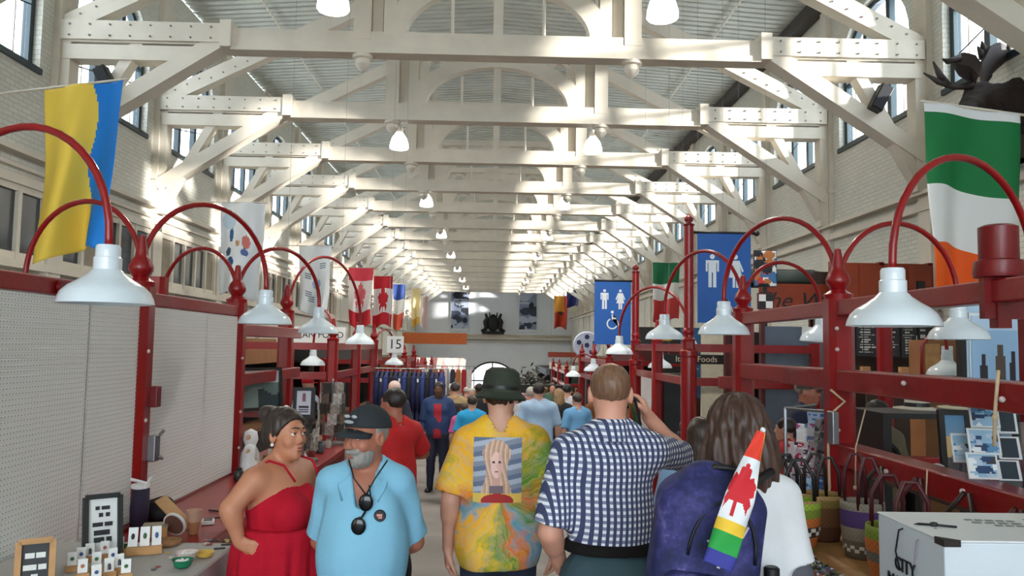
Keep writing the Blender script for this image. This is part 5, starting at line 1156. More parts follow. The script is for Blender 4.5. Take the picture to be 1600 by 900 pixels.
# earring cards in wooden holders
card = MB().box((0, 0, .033), (.036, .002, .066)); stud = MB().ball((0, -.004, .04), .005, 6)
cm_ = card.mesh('card', PAPER); DROPS = [mat('earring %s' % n, c, .4) for n, c in (('black', (30, 30, 36)), ('green', (60, 110, 60)), ('blue', (60, 90, 150)), ('terracotta', (190, 110, 80)))]
dm = [stud.tube([(0, -.004, .04), (0, -.006, .02)], .006, 6).mesh('earring', m) for m in DROPS[:1]]+[MB().ball((0, -.004, .038), .008, 6).mesh('earring', m) for m in DROPS[1:]]
hold = MB().box((0, 0, .012), (.05, .03, .024)).mesh('wooden_block', WOOD)
spots = [(112, 893), (126, 885), (140, 878), (150, 893), (128, 905), (163, 874), (176, 886), (186, 896), (170, 903), (196, 905), (150, 915), (186, 867), (172, 858)]
kk = 0; spots.sort()
for px, py in spots:
    p = ON(px, py, TZ); t = thing('earring_card', 'white earring card with a %s earring in a wooden block, %s from the left' % (('black', 'green', 'blue', 'terracotta')[kk % 4], ORD[kk]), 'earring card', tuple(p+Vector((0, 0, .001))), .5+.1*math.sin(kk*3), 'earring cards on the left half of the cloth'); kk += 1
    link('wooden_block', hold, t); c = link('card', cm_, t); c.location = (0, -.002, .012); c.rotation_euler = (-.25, 0, 0); link('earring', dm[kk % 4], c)
hb = thing('card_holder', 'long light wooden holder with three earring cards by the black frame', 'card holder', tuple(ON(225, 866, TZ)+Vector((0, 0, .001))), .35)
MB().box((0, 0, .018), (.15, .05, .036)).build('block', WOOD, hb, bevel=.003)
for i, x in enumerate((-.05, 0, .05)):
    c = link('card', MB().box((0, 0, .045), (.04, .002, .09)).mesh('card', PAPER), hb); c.location = (x, 0, .03); c.rotation_euler = (-.22, 0, .1*(i-1)); MB().ball((0, -.005, .05), (.008, .004, .014), 8).build('earring', DROPS[i], c, smooth=True)
def bowl(name, lab, px, py, r, h, m, z=TZ, fill=None):
    t = thing(name, lab, 'bowl', tuple(ON(px, py, z)+Vector((0, 0, .001)))); MB().lathe([(r*.5, 0), (r*.75, h*.2), (r, h), (r*.93, h), (r*.68, h*.28), (0, h*.2)], n=20).build('dish', m, t, smooth='auto')
    if fill:
        b = MB(); rr = random.Random(int(px))
        for i in range(22): b.ball((rr.uniform(-.6, .6)*r, rr.uniform(-.6, .6)*r, h*.75), r*.16, 6)
        b.build('small_charms', fill, t, smooth=True, kind='stuff')
bowl('bowl', 'green bowl on the cloth', 285, 887, .045, .035, mat('green glaze', (22, 120, 84), .25), fill=PAPER)
bowl('bowl', 'pale pink bowl behind the green bowl', 292, 873, .05, .03, mat('pale glaze', (226, 206, 196), .25), fill=PAPER)
bowl('bowl', 'yellow bowl right of the green bowl', 320, 871, .04, .025, mat('yellow glaze', (216, 178, 80), .3))
bowl('bowl', 'dark green bowl by the card holder', 193, 863, .035, .03, mat('dark green glaze', (44, 84, 30), .3))
t = thing('woven_basket', 'round woven straw tray on the cloth behind the bowls', 'tray', tuple(ON(262, 852, TZ)+Vector((0, 0, .001))))
MB().lathe([(.05, 0), (.06, .01), (.062, .025), (.055, .025), (.05, .012), (0, .01)], n=20, wob=lambda a, z: .03*math.sin(a*10)).build('tray', mat('straw', (168, 122, 82), .8, var=.35, scale=40, bump=.5), t, smooth=True)
earr = [MB().lathe([(.004, 0), (.012, .001), (.012, .005), (.004, .006)], n=8).mesh('earring', mat('earring tone %d' % i, c, .3)) for i, c in enumerate(((200, 190, 180), (150, 60, 60), (60, 70, 110), (180, 150, 80), (90, 90, 90)))]
rr = random.Random(3)
for i in range(38):
    px, py = rr.uniform(235, 372), rr.uniform(842, 897)
    if px > 387-(py-838)*1.6-12 or (268 < px < 335 and 852 < py): continue
    p = ON(px, py, TZ+.002); o = link('earring', earr[i % 5]); o.location = p; o.scale = (rr.uniform(.7, 1.4), rr.uniform(.7, 1.5), 1); tag(o, 'tiny earring laid flat on the right half of the grey cloth', 'earring', 'tiny earrings laid on the grey cloth')
for i, (px, py) in enumerate(((335, 846), (343, 858), (354, 852))):
    t = thing('hair_clip', '%s dark hair clip near the far corner of the cloth' % ('leftmost', 'middle', 'rightmost')[i], 'hair clip', tuple(ON(px, py, TZ)+Vector((0, 0, .004))), .3, 'dark hair clips on the cloth'); MB().box((0, 0, 0), (.05, .012, .006)).build('clip', BLACK, t, bevel=.002)
# on the red counter behind the cloth
CZ = .587
def cz(px, py): return tuple(ON(px, py, CZ))
t = thing('paper_cup', 'tan paper cup with paler sleeve on the red counter', 'cup', cz(302, 834)); MB().lathe([(.028, 0), (.036, .075), (.0, .075)], n=18).build('cup', mat('tan card', (178, 120, 84), .6), t, smooth='auto'); MB().lathe([(.0365, .07), (.041, .13), (.043, .13), (.043, .135), (.036, .135), (.034, .08), (.0, .078)], n=18).build('rim', mat('pale pink card', (206, 164, 138), .6), t, smooth='auto')
t = thing('round_mirror', 'round white-rimmed mirror propped by the paper cup', 'mirror', cz(272, 838)); Rm = Matrix.Rotation(-1.2, 3, 'X') @ Matrix.Rotation(.25, 3, 'Y')
MB().lathe([(.058, -.006), (.068, -.006), (.068, .008), (.058, .008), (.058, -.006)], Vector((0, 0, .068)), 26, R=Rm).build('rim', PAPER, t, smooth='auto'); MB().lathe([(0, -.009), (.059, -.009), (.059, -.002), (0, -.002)], Vector((0, 0, .068)), 26, R=Rm).build('mirror_glass', mat('brown reflection', (120, 88, 76), .15), t); MB().bar((0, .01, .06), (0, .07, 0), .012, .008).build('foot', WOOD, t)
t = thing('wooden_box', 'squat wooden box on the red counter beside the mirror', 'box', cz(243, 838), .3); MB().box((0, 0, .03), (.13, .09, .06)).build('box_body', WOOD, t, bevel=.005); MB().box((0, 0, .064), (.134, .094, .01)).build('lid', mat('grey wood', (150, 138, 120), .6), t)
t = thing('cutting_board', 'flat tan wooden paddle leaning over the wooden box', 'board', cz(262, 826)); MB().bar((-.10, .12, .15), (.09, .0, .035), .075, .014, (0.2, -.6, .6)).build('blade', mat('pale beech', (206, 160, 112), .5), t, bevel=.004); MB().bar((.08, .007, .04), (.15, -.03, .0), .03, .012, (0.2, -.6, .6)).build('handle', WOOD, t)
t = thing('umbrella_bundle', 'dark purple and black rolled bundle tied at the first left post', 'bundle', (-2.07, 4.86, .6)); MB().tube([(0, 0, 0), (0, 0, .1), (.005, 0, .22)], [.05, .055, .048], 10).build('roll', mat('dark purple cloth', (44, 34, 58), .8), t, smooth=True); MB().lathe([(.05, .215), (.053, .22), (.053, .235), (.05, .24)], n=12).build('white_band', PAPER, t); MB().tube([(-.05, -.02, .27), (.05, -.03, .25), (.06, .0, .28)], .01, 6).build('twine', PAPER, t)
t = thing('black_bag', 'slumped black bag behind the wooden box against the pegboard', 'bag', cz(238, 815)); v = Vol(A(-.2, -.15, -.02), A(.2, .15, .2), .01); v.add(ell((0, .02, .05), (.13, .08, .075), .03)); v.add(ell((.05, .03, .09), (.07, .05, .06), .04)); v.folds(.006, 25, 3); v.clip(lambda X, Y, Z: .001-Z+0*X+0*Y); link('bag_body', v.mesh('bag_body', mat('black nylon', (18, 18, 20), .7)), t)
t = thing('leaflet_stand', 'small grey leaflet lying on the red counter', 'leaflet', cz(325, 818), .3); MB().box((0, 0, .012), (.07, .09, .02)).build('leaflets', PAPER, t); MB().box((0, 0, .024), (.05, .06, .003)).build('cover_picture', DGL, t)
for i, (px, py) in enumerate(((340, 800), (335, 811))):
    t = thing('pen', 'dark pen lying on the red counter, %s one' % ('farther' if i == 0 else 'nearer'), 'pen', tuple(Vector(cz(px, py))+Vector((0, 0, .006))), 1.2+i); MB().tube([(0, -.07, 0), (0, .07, 0)], .005, 6).build('barrel', INK, t)
# ---- things between the second and third left posts
def framed(name, lab, p, w, h, fr, fn, rz=0., tilt=.12, n=(16, 20), cat='picture'):
    t = thing(name, lab, cat, tuple(p), rz); R = Matrix.Rotation(-tilt, 3, 'X'); q = lambda x, y, z: R @ Vector((x, y, z)); b = MB()
    for x0, x1, z0, z1 in ((-w/2, w/2, 0, .03), (-w/2, w/2, h-.03, h), (-w/2, -w/2+.03, .03, h-.03), (w/2-.03, w/2, .03, h-.03)): b.box(q((x0+x1)/2, 0, (z0+z1)/2), (x1-x0, .03, z1-z0), R)
    b.build('frame', fr, t); sheet(fn, n[0], n[1], lambda u, v: q((u-.5)*(w-.04), -.004, (h-.02)*(1-v)+.01), None, 'picture', t, .004)
    MB().bar(q(0, .012, h*.8), (0, h*.35, .0), .03, .01).build('stand', fr, t); return t
ZC2 = .587
framed('landscape_picture', 'grey-green landscape painting between the second and third left posts', (-2.3, 7.9, 1.02), .62, .42, BLACK, lambda u, v: (196, 202, 206) if v < .35 else ((96, 112, 110) if v < .55+.1*math.sin(9*u) else ((40, 56, 60) if u > .55 and v > .5 else (120, 136, 132))), .85)
easel = thing('picture_stand', 'dark red wooden stand under the landscape painting', 'stand', (-2.3, 7.92, .587)); MB().bb(-.3, .3, -.12, .22, .38, .43).bb(-.26, -.2, -.1, .2, 0, .38).bb(.2, .26, -.1, .2, 0, .38).build('shelf_frame', DKRED, easel)
fig = thing('white_figurine', 'nearest small white carved bird on the red counter behind the woman', 'figurine', (-1.95, 6.6, .587), 0, 'white carved birds on the left red counter')
MB().lathe([(.05, 0), (.07, .04), (.06, .12), (.035, .17), (.05, .21), (.04, .26), (0, .28)], n=12).build('body', PAPER, fig, smooth=True); MB().tube([(0, -.04, .23), (0, -.09, .22)], [.015, .003], 6).build('beak', WOOD, fig)
for i, (x, y, s) in enumerate(((-2.05, 6.95, 1.3), (-1.9, 7.3, 1), (-2.0, 7.7, 1.5), (-1.8, 8.2, 1.1), (-2.15, 8.5, 1.6))): c = dup(fig, (x, y, .587), i*.9, 'white carved bird on the left red counter, %s from the viewer, %s' % (ORD[i+1], ('large', 'small', 'tall', 'slim', 'tallest')[i])); c.scale = (s, s, s)
def spinner(lab, x, y, z0, h, tone):
    t = thing('card_spinner', lab, 'display rack', (x, y, z0)); MB().lathe([(.14, 0), (.14, .02), (.02, .03), (.015, h), (0, h+.02)], n=14).build('pole_base', STEEL, t); k = 0
    for j in range(5):
        for a in range(6):
            th = a*PI/3+.2*j; R = Matrix.Rotation(th, 3, 'Z'); z = .12+j*(h-.15)/5; c = tone[k % len(tone)]; k += 1
            MB().box(R @ Vector((0, -.13, z+.05)), (.1, .006, .12), R).build('card', mat('card tone %d %d %d' % c, c, .6, var=.5, scale=30), t); MB().bar(R @ Vector((0, 0, z)), R @ Vector((0, -.13, z)), .008, .008).build('arm', STEEL, t)
spinner('rotating rack of small dark trinket cards behind the man in the polo', -1.75, 7.6, .587, .55, [(50, 46, 44), (150, 140, 128), (96, 84, 74), (196, 190, 182)])
spinner('rotating rack of pale trinket cards near the third left post', -1.75, 8.9, .587, .7, [(170, 160, 150), (60, 56, 54), (206, 200, 196), (120, 100, 86)])
t = framed('notice', 'white notice with printed lines in a black frame on the left counter', (-1.68, 7.25, 1.02), .19, .27, BLACK, lambda u, v: (40, 40, 46) if (.62 < v < .68 or .72 < v < .77 or .8 < v < .84) and .2 < u < .8 else ((130, 90, 96) if .15 < v < .5 and ((u-.5)/.12)**2+((v-.32)/.16)**2 < 1 else (206, 206, 216)), -.05, .05, (20, 26), 'notice')
t = thing('notice_stand', 'thin metal stand holding the framed notice', 'stand', (-1.68, 7.29, .587)); MB().tube([(0, 0, 0), (0, 0, .44)], .01, 6).lathe([(.09, 0), (.09, .015), (0, .02)], n=14).build('rod', STEEL, t)
cols = [(196, 190, 184), (60, 54, 52), (150, 60, 50), (214, 206, 190), (90, 104, 110), (120, 92, 64)]
names = ('pale', 'black', 'rust red', 'ivory', 'slate blue', 'brown')
proto = {}
for i in range(14):                                  # small pots and boxes of the trinket stall
    x, y = -1.72-.28*(i % 2), 6.3+.19*i; c = cols[i % 6]; z = .587
    t = thing('trinket_pot', 'small %s pot on the left red counter, number %s from the near end' % (names[i % 6], ORD[i]), 'pot', (x, y, z)); s = .7+.1*(i % 4)
    MB().lathe([(.035*s, 0), (.05*s, .03*s), (.045*s, .09*s), (.03*s, .11*s), (.036*s, .125*s), (.028*s, .125*s), (.02*s, .1*s), (0, .09*s)], n=12).build('pot_body', mat('pot glaze '+names[i % 6], c, .35), t, smooth='auto')
# clothes rail
t = thing('clothes_rail', 'metal clothes rail with dark jackets left of the aisle', 'clothes rail', (-1.5, 14.6, floor_z(14.6))); MB().tube([(-.62, 0, 0), (-.62, 0, 1.98), (.7, 0, 1.98), (.7, 0, 0)], .02, 8).build('rail', STEEL, t)
for s in (-.62, .7): MB().bar((s, -.28, .03), (s, .28, .03), .04, .04).build('foot', STEEL, t)
JC = [('navy', (28, 36, 84)), ('black', (24, 24, 30)), ('dark blue', (44, 58, 120)), ('ink blue', (34, 40, 70))]
for i in range(15):
    nm, c = JC[(i*3) % 4]; x = -1.5-.56+i*.082; zt = floor_z(14.6)+1.98
    t = thing('jacket', '%s jacket on the clothes rail, %s from the left' % (nm, ORD[i]), 'jacket', (x, 14.6, zt), 0, 'dark jackets on the clothes rail')
    MB().tube([(0, 0, .0), (0, 0, -.06), (0, -.2, -.13), (0, .2, -.13), (0, 0, -.06)], .006, 5).build('hanger', WOOD, t)
    g = MB(); pr = [(-.05, .06), (-.12, .2), (-.16, .25), (-.5, .25), (-.95, .28)]
    for (z0, w0), (z1, w1) in zip(pr, pr[1:]): g.prism([(-w0, z0), (w0, z0), (w1, z1), (-w1, z1)], (-.028, 0, 0), (0, 1, 0), (0, 0, 1), (.056, 0, 0))
    g.build('jacket_body', cm(c, 'jacket cloth'), t, bevel=.012)
    for s in (-1, 1): MB().tube([(0, s*.19, -.14), (.0, s*.27, -.4), (0, s*.27, -.72)], [.05, .05, .038], 8).build('sleeve', cm(c, 'jacket cloth'), t, smooth=True)
    if i % 4 == 1: MB().box((0, -.27, -.2), (.03, .006, .06)).build('price_tag', PAPER, t)
# ---- the right stall: ballot box, baskets, cards, scarves
bx = thing('ballot_box', 'white cardboard ballot box reading CITY MARKET BALLOT, near right corner', 'box', (1.31+.42, 2.31+.21, .70)); w, l, h = .84, .40, .445
BOXM = mat('white cardboard', (206, 214, 222), .6, var=.04, bump=.05)
MB().box((0, 0, h/2), (w, l, h)).build('carton', BOXM, bx, bevel=.006)
MB().bb(-w/2-.003, w/2+.003, -l/2-.003, l/2+.003, h, h+.006).build('lid', mat('white card lid', (226, 228, 230), .6, var=.04, bump=.05), bx, bevel=.003)
for i, b in enumerate(('CITY', 'MARKET', 'BALLOT', 'BOX')): text(b, .062, Vector((-w/2-.004, .02, h-.13-i*.062)), R_LEFT, INK, bx, sx=.95)
R_TOP = Matrix.Rotation(-.06, 3, 'Z')
for i, (x, y, wd_) in enumerate(((-.12, .07, .16), (-.1, .03, .2), (-.07, -.01, .16), (.1, .08, .2), (.13, .035, .24), (.16, -.005, .2))):
    for k in range(5): MB().box((x+(k-2)*wd_/5, y-.004*(k-2), h+.0075), (wd_/5*.7, .014, .002)).build('faded_print', mat('faded print', (120, 124, 118), .7), bx)
MB().tube([(-w/2+.03, -.0, h+.01), (-w/2-.008, .045, h-.02), (-w/2-.012, .06, h-.09), (-w/2-.008, .045, h-.14)], .003, 5).build('string', INK, bx, smooth=True)
MB().ball((-w/2+.07, -.02, h+.013), (.014, .012, .008), 8).tube([(-w/2+.03, .0, h+.01), (-w/2+.07, -.02, h+.012), (-w/2+.13, -.04, h+.01)], .004, 5).build('knot', INK, bx, smooth=True)
MB().tube([(-w/2+.06, -.05, h+.008), (-w/2-.008, -.06, h-.03), (-w/2-.01, -.05, h-.1)], .003, 5).build('tape_strip', mat('greyish tape', (150, 140, 150), .4), bx)
MB().prism([(0, 0), (.05, 0), (0, .05)], (-w/2-.004, -l/2-.004, h-.012), (1, 0, 0), (0, 1, 0), (0, 0, .02)).build('torn_corner', mat('dark torn card', (40, 30, 28), .8), bx)
st = thing('box_table', 'small table that carries the white ballot box', 'table', (1.73, 2.52, floor_z(2.5))); zt = .70-floor_z(2.5)
MB().bb(-.42, .42, -.24, .24, zt-.03, zt-.001).build('tabletop', WOOD, st)
for x in (-.38, .38):
    for y in (-.2, .2): MB().bb(x-.02, x+.02, y-.02, y+.02, .002, zt-.03).build('leg', STEEL, st)
BZ = .68
bt_ = thing('basket_table', 'low table with baskets and bead trays in front of the right stall', 'table', (1.68, 3.75, floor_z(3.75))); zb = BZ-floor_z(3.75)
MB().bb(-.46, .42, -.78, .75, zb-.03, zb).build('tabletop', WOOD, bt_)
for x in (-.4, .36):
    for y in (-.7, .68): MB().bb(x-.025, x+.025, y-.025, y+.025, -.02, zb-.03).build('leg', STEEL, bt_)
def bead_fn(seed):
    cols = [(206, 198, 190), (170, 120, 100), (96, 104, 140), (140, 150, 110), (214, 150, 120), (90, 80, 78)]; r = random.Random(seed); G_ = [[r.choice(cols) for _ in range(60)] for _ in range(60)]
    return lambda u, v: G_[int(u*59)][int(v*59)]
def beads(lab, x, y, sx, sy, n, seed):
    t = thing('bead_tray', lab, 'tray', (x, y, BZ+.002)); MB().box((0, 0, .006), (sx, sy, .012)).build('tray_base', mat('cream felt', (206, 196, 184), .9), t); r = random.Random(seed)
    for k, c in enumerate(((206, 200, 196), (150, 84, 70), (90, 100, 150), (110, 130, 90), (60, 54, 56))):
        b = MB()
        for i in range(n//5):
            px, py = r.uniform(-.46, .46)*sx, r.uniform(-.46, .46)*sy; L = r.uniform(.01, .03); a = r.uniform(0, 6)
            b.tube([(px, py, .018), (px+L*math.cos(a), py+L*math.sin(a), .02+r.uniform(0, .01))], .006, 5)
        b.build('beads', mat('bead tone %d' % k, c, .3), t, kind='stuff')
beads('tray of mixed bead bracelets at the front of the basket table', 1.5, 3.3, .42, .4, 260, 1)
beads('tray of pale bead strings behind the long-haired person\'s arm', 1.42, 3.72, .3, .34, 160, 2)
def weave(name, bands):
    m = bpy.data.materials.new(name); m.use_nodes = True; n = NT(m); sp = n.add('ShaderNodeSeparateXYZ'); n.link(n.obj(), sp.inputs[0])
    stops = [(p, S(*c)) for p, c in bands]; c0 = n.ramp(n.math('MULTIPLY', sp.outputs[2], 2.5), stops, 'CONSTANT')
    ang = n.math('ARCTAN2', sp.outputs[1], sp.outputs[0]); ch = n.add('ShaderNodeTexChecker'); cb = n.add('ShaderNodeCombineXYZ'); n.link(n.math('MULTIPLY', ang, 9.), cb.inputs[0]); n.link(n.math('MULTIPLY', sp.outputs[2], 80.), cb.inputs[1]); n.link(cb.outputs[0], ch.inputs[0]); ch.inputs['Scale'].default_value = 1.
    n.base(n.mix(n.math('MULTIPLY', ch.outputs['Fac'], .22), c0, S(70, 52, 36))); n.bump(ch.outputs['Fac'], .6, .006); n.bsdf.inputs['Roughness'].default_value = .85; return m
STR, GRN, ORG, BLK, PUR, LIM = (176, 142, 92), (130, 150, 50), (206, 112, 50), (60, 52, 48), (84, 60, 120), (160, 190, 60)
def basket(lab, x, y, r, h, m, hm, sq=1., check=None, hh=.2):
    t = thing('woven_basket', lab, 'basket', (x, y, BZ+.002)); w = lambda a, z: .012*math.sin(a*22)*(1 if int(z*70) % 2 else -1)
    prof = [(r*.8, 0)]+[(r*(.8+.25*math.sin(PI*.62*k/14)), h*k/14) for k in range(1, 15)]; prof += [(p[0]-.012, p[1]) for p in reversed(prof[1:])]+[(0, .012)]
    MB().lathe(prof, n=44, sy=sq, wob=w).build('basket_body', m, t, smooth=True)
    if check:
        zc, hc_ = check; b1 = MB(); rw = r*(.8+.25*math.sin(PI*.62*zc/h))+.004
        for i in range(26):
            for j in range(2):
                if (i+j) % 2: continue
                a0 = 2*PI*i/26; a1 = 2*PI*(i+1)/26; z0 = zc+hc_*(j-1)/1; z1 = z0+hc_
                P = [(rw*math.cos(a), rw*sq*math.sin(a), z) for a, z in ((a0, z0), (a1, z0), (a1, z1), (a0, z1))]; b1.quad(*P)
        b1.build('check_band', mat('black and white reed', (222, 216, 206), .8), t, kind='stuff')
    rt = r*(.8+.25*math.sin(PI*.62))
    for s in (-1, 1): MB().tube([(-rt*.55, s*rt*.75*sq, h-.03), (-rt*.5, s*rt*.8*sq, h+hh*.6), (-rt*.2, s*rt*.7*sq, h+hh), (rt*.2, s*rt*.7*sq, h+hh), (rt*.5, s*rt*.8*sq, h+hh*.6), (rt*.55, s*rt*.75*sq, h-.03)], .010, 8).build('handle', hm, t, smooth=True)
LEA = mat('dark brown leather', (44, 28, 26), .5); MAR = mat('maroon leather', (78, 24, 30), .5)
W1 = weave('woven straw orange and green', [(0, GRN), (.06, ORG), (.20, BLK), (.33, ORG), (.44, GRN), (.55, LIM), (.62, STR)])
W2 = weave('woven brown straw', [(0, (96, 60, 36)), (.2, (120, 80, 46)), (.45, (140, 120, 60)), (.55, STR)])
W3 = weave('woven grey and purple straw', [(0, (120, 110, 100)), (.22, (150, 140, 126)), (.38, PUR), (.58, (150, 140, 126))])
W4 = weave('woven lime and orange straw', [(0, (90, 140, 40)), (.12, ORG), (.32, (120, 116, 110)), (.42, ORG), (.55, GRN), (.68, LIM)])
basket('woven basket with orange bands and black check, black leather handles', 1.54, 4.12, .135, .26, W1, BLACK, 1, (.11, .018))
basket('plain brown woven basket behind the orange banded one', 1.79, 4.35, .11, .24, W2, LEA)
basket('grey and purple woven basket with maroon handles', 1.84, 3.98, .10, .27, W3, MAR, 1, (.05, .016), .22)
basket('lime and orange woven basket nearest the ballot box', 1.74, 3.42, .13, .27, W4, MAR, 1, None, .2)
basket('pale straw basket hanging low behind the others', 1.6, 4.4, .12, .22, weave('woven pale straw', [(0, STR), (.5, (190, 160, 110))]), LEA)
# handbag loops hanging from the low rail
for i, y in enumerate((3.2, 3.55, 3.95, 4.35)):
    t = thing('hanging_bag', 'dark maroon woven bag hanging under the low rail, %s from the near end' % ORD[i], 'bag', (2.08, y, .99), 0, 'bags hanging under the low red rail')
    MB().tube([(0.03, -.02, .08), (0, -.1, -.02), (0, -.11, -.2), (0, 0, -.26), (0, .11, -.2), (0, .1, -.02), (.03, .02, .08)], .011, 8).build('strap', (MAR, LEA)[i % 2], t, smooth=True)
    v = Vol(A(-.08, -.18, -.5), A(.08, .18, -.15), .012); v.add(rbox((0, 0, -.33), (.045, .13, .12), .04)); v.folds(.005, 30, i); link('bag_body', v.mesh('bag_body', (MAR, LEA)[i % 2]), t)
# twine on the rails and post
TW = mat('pale twine', (206, 184, 150), .9)
for lab, P in (('pale twine knotted round the middle rail at the right edge', [(2.12, 3.32, 1.62), (2.12, 3.34, 1.5), (2.125, 3.36, 1.42), (2.12, 3.36, 1.3)]), ('pale twine tied round the first right post', [(2.1, 4.95, 1.45), (2.18, 4.93, 1.38), (2.1, 4.95, 1.3), (2.09, 4.97, 1.1), (2.1, 4.98, .85), (2.05, 4.9, .7)]), ('thin string hanging from the low rail', [(2.125, 3.9, 1.12), (2.12, 3.91, .95), (2.12, 3.92, .75)]), ('thin cord looped over the low rail near the first right post', [(2.2, 4.7, 1.35), (2.13, 4.68, 1.13), (2.12, 4.67, .9)])):
    t = thing('twine', lab, 'twine', P[0]); MB().tube([Vector(p)-Vector(P[0]) for p in P], .008 if 'twine' in lab else .004, 6).ball(Vector(P[2])-Vector(P[0]), .014, 8).build('strand', TW, t, smooth=True)
# picture cards on the stall's shelf
SZ = .972
def city(u, v):
    if v < .62+.05*math.sin(8*u): return (110+int(90*v), 170+int(30*v), 220) if v < .35 else (240, 206, 150)
    if abs(u-.6) < .06+.12*max(0, v-.75) and v > .5: return (70, 70, 90)
    return (90, 86, 96) if int(u*17+v*5) % 2 else (120, 110, 110)
framed('city_canvas', 'upright canvas of a city skyline at sunset on the right shelf', (2.60, 4.45, SZ), .17, .40, BLACK, lambda u, v: city(u, v) if v < .98 else (90, 86, 96), -.1, .12, (18, 36))
r5 = random.Random(11)
def snow(s):
    f = blobs(s, [(40, 70, 110), (180, 200, 220), (236, 240, 244), (60, 60, 70), (90, 140, 180)], 14, (150, 186, 214), .25, .12)
    return lambda u, v: (228, 230, 232) if not (.08 < u < .92 and .06 < v < .94) else f(u, v)
pos = []
for col, (px, x, d) in enumerate(((1515, 2.33, 3.9), (1535, 2.33, 3.75), (1556, 2.33, 3.55))): pass
rack = thing('card_rack', 'clear stepped rack of framed picture cards on the right shelf', 'rack', (2.45, 3.62, SZ)); MB().bb(-.16, .3, -.1, .14, 0, .01).bb(-.16, .3, .0, .01, 0, .12).bb(-.16, .3, .05, .06, 0, .26).bb(-.16, .3, .1, .11, 0, .4).build('steps', glass_mat('clear acrylic', (.9, .93, .95, 1), .12), rack)
cards = [(1545, 616, 48, 34, 'topmost'), (1537, 648, 44, 40, 'second row left'), (1537, 690, 48, 40, 'third row left'), (1535, 728, 46, 40, 'bottom row left'), (1572, 655, 30, 44, 'second row right'), (1576, 700, 34, 34, 'third row right'), (1576, 735, 34, 30, 'bottom row right'), (1505, 700, 34, 44, 'far left')]
for i, (px, py, w_, h_, nm) in enumerate(cards):
    d = 3.56+.05*(3-i % 4) if i < 7 else 3.75; p = W(px, py+h_/2, d); k = d/FPX
    t = thing('picture_card', 'small framed photo card in the right rack, %s' % nm, 'picture card', (p.x, p.y, p.z), -.12, 'framed picture cards in the right rack')
    sheet(snow(i+3) if i not in (4, 5, 6) else (lambda u, v: (222, 224, 226) if not (.1 < u < .9 and .1 < v < .9) else (40, 52, 62)), 16, 14, lambda u, v: ((u-.5)*w_*k, .01-.03*v, h_*k*(1-v)), None, 'card_face', t, .006)
t = thing('tall_print', 'tall pale blue print at the right edge of the shelf', 'picture', (2.62, 3.35, SZ)); sheet(lambda u, v: (170, 196, 222) if v < .6 else (120, 140, 160), 8, 10, lambda u, v: ((u-.5)*.2, 0, .42*(1-v)), None, 'print', t, .012)
t = thing('white_dish', 'white oval dish with a head print standing on the right shelf', 'dish', (2.42, 4.35, SZ)); MB().lathe([(0, .0), (.05, .0), (.06, .008), (.05, .012), (0, .01)], (0, 0, .06), 20, R=Rx).build('plate', PAPER, t, smooth='auto'); MB().ball((0, -.012, .06), (.022, .004, .034), 10).build('print', mat('grey brown print', (130, 106, 96), .6), t)
for i, (x, y, z, c, nm) in enumerate(((3.55, 5.6, 1.32, (226, 222, 212), 'white straw'), (3.4, 5.75, 1.29, (196, 184, 160), 'cream straw'), (3.15, 5.9, 1.27, (206, 196, 180), 'pale felt'))):
    t = thing('sun_hat', '%s sun hat on the inner display of the right stall' % nm, 'hat', (x, y, z)); MB().lathe([(.17, 0), (.165, .01), (.09, .02), (.085, .08), (.06, .105), (0, .11)], n=18).build('crown_and_brim', mat('hat '+nm, c, .8), t, smooth=True); MB().lathe([(.092, .02), (.094, .022), (.09, .05), (.088, .05)], n=18).build('ribbon', BLACK, t)
inn = thing('display_bench', 'dark display bench with goods inside the right stall', 'bench', (3.3, 5.75, floor_z(5.75))); zi = 1.27-floor_z(5.75); MB().bb(-.6, .7, -.25, .3, zi-.04, zi-.002).build('bench_top', BLACK, inn)
for x in (-.55, .65): MB().bb(x-.03, x+.03, -.2, .25, 0, zi-.04).build('bench_leg', BLACK, inn)
MB().bb(-.55, .65, -.2, .25, .6, .64).build('lower_shelf', WOOD, inn)
# scarves by the first right post
SCF = [((196, 214, 240), [(70, 130, 200), (230, 236, 244), (40, 80, 150)], 'light blue floral'), ((230, 226, 230), [(120, 150, 190), (240, 240, 244), (170, 80, 130)], 'white floral'), ((206, 190, 196), [(190, 40, 70), (240, 236, 240), (60, 50, 70)], 'white and crimson print'), ((150, 144, 150), [(60, 60, 70), (214, 210, 206), (110, 120, 110)], 'grey speckled'), ((170, 200, 226), [(60, 140, 210), (40, 110, 190)], 'bright blue')]
for i, (base, cs, nm) in enumerate(SCF):
    px, y0, y1 = ((1280, 640, 720), (1262, 662, 760), (1250, 690, 770), (1294, 655, 745), (1268, 745, 800))[i]; d = 5.55-.08*i; p = W(px, y0, d); q = W(px, y1, d); fn = blobs(i+20, cs, 90, base, .07, .03)
    t = thing('scarf', '%s scarf hanging beside the first right post' % nm, 'scarf', tuple(p), 0, 'printed scarves beside the right post'); hgt = p.z-q.z
    sheet(fn, 24, 34, lambda u, v: ((u-.5)*.17+.02*math.sin(3*v+i), .035*math.sin(u*14+2*v+i), -hgt*v), vmat('printed scarf cloth', .8), 'scarf_cloth', t, .004)
sr = thing('scarf_rail', 'thin steel rail that carries the printed scarves', 'rail', (1.98, 5.4, 1.2)); MB().tube([(.2, -.3, .1), (0, 0, .1), (.35, .35, .1)], .01, 6).build('rod', STEEL, sr); MB().tube([(.0, 0, .1), (0, 0, -1.47)], .012, 6).build('upright', STEEL, sr)
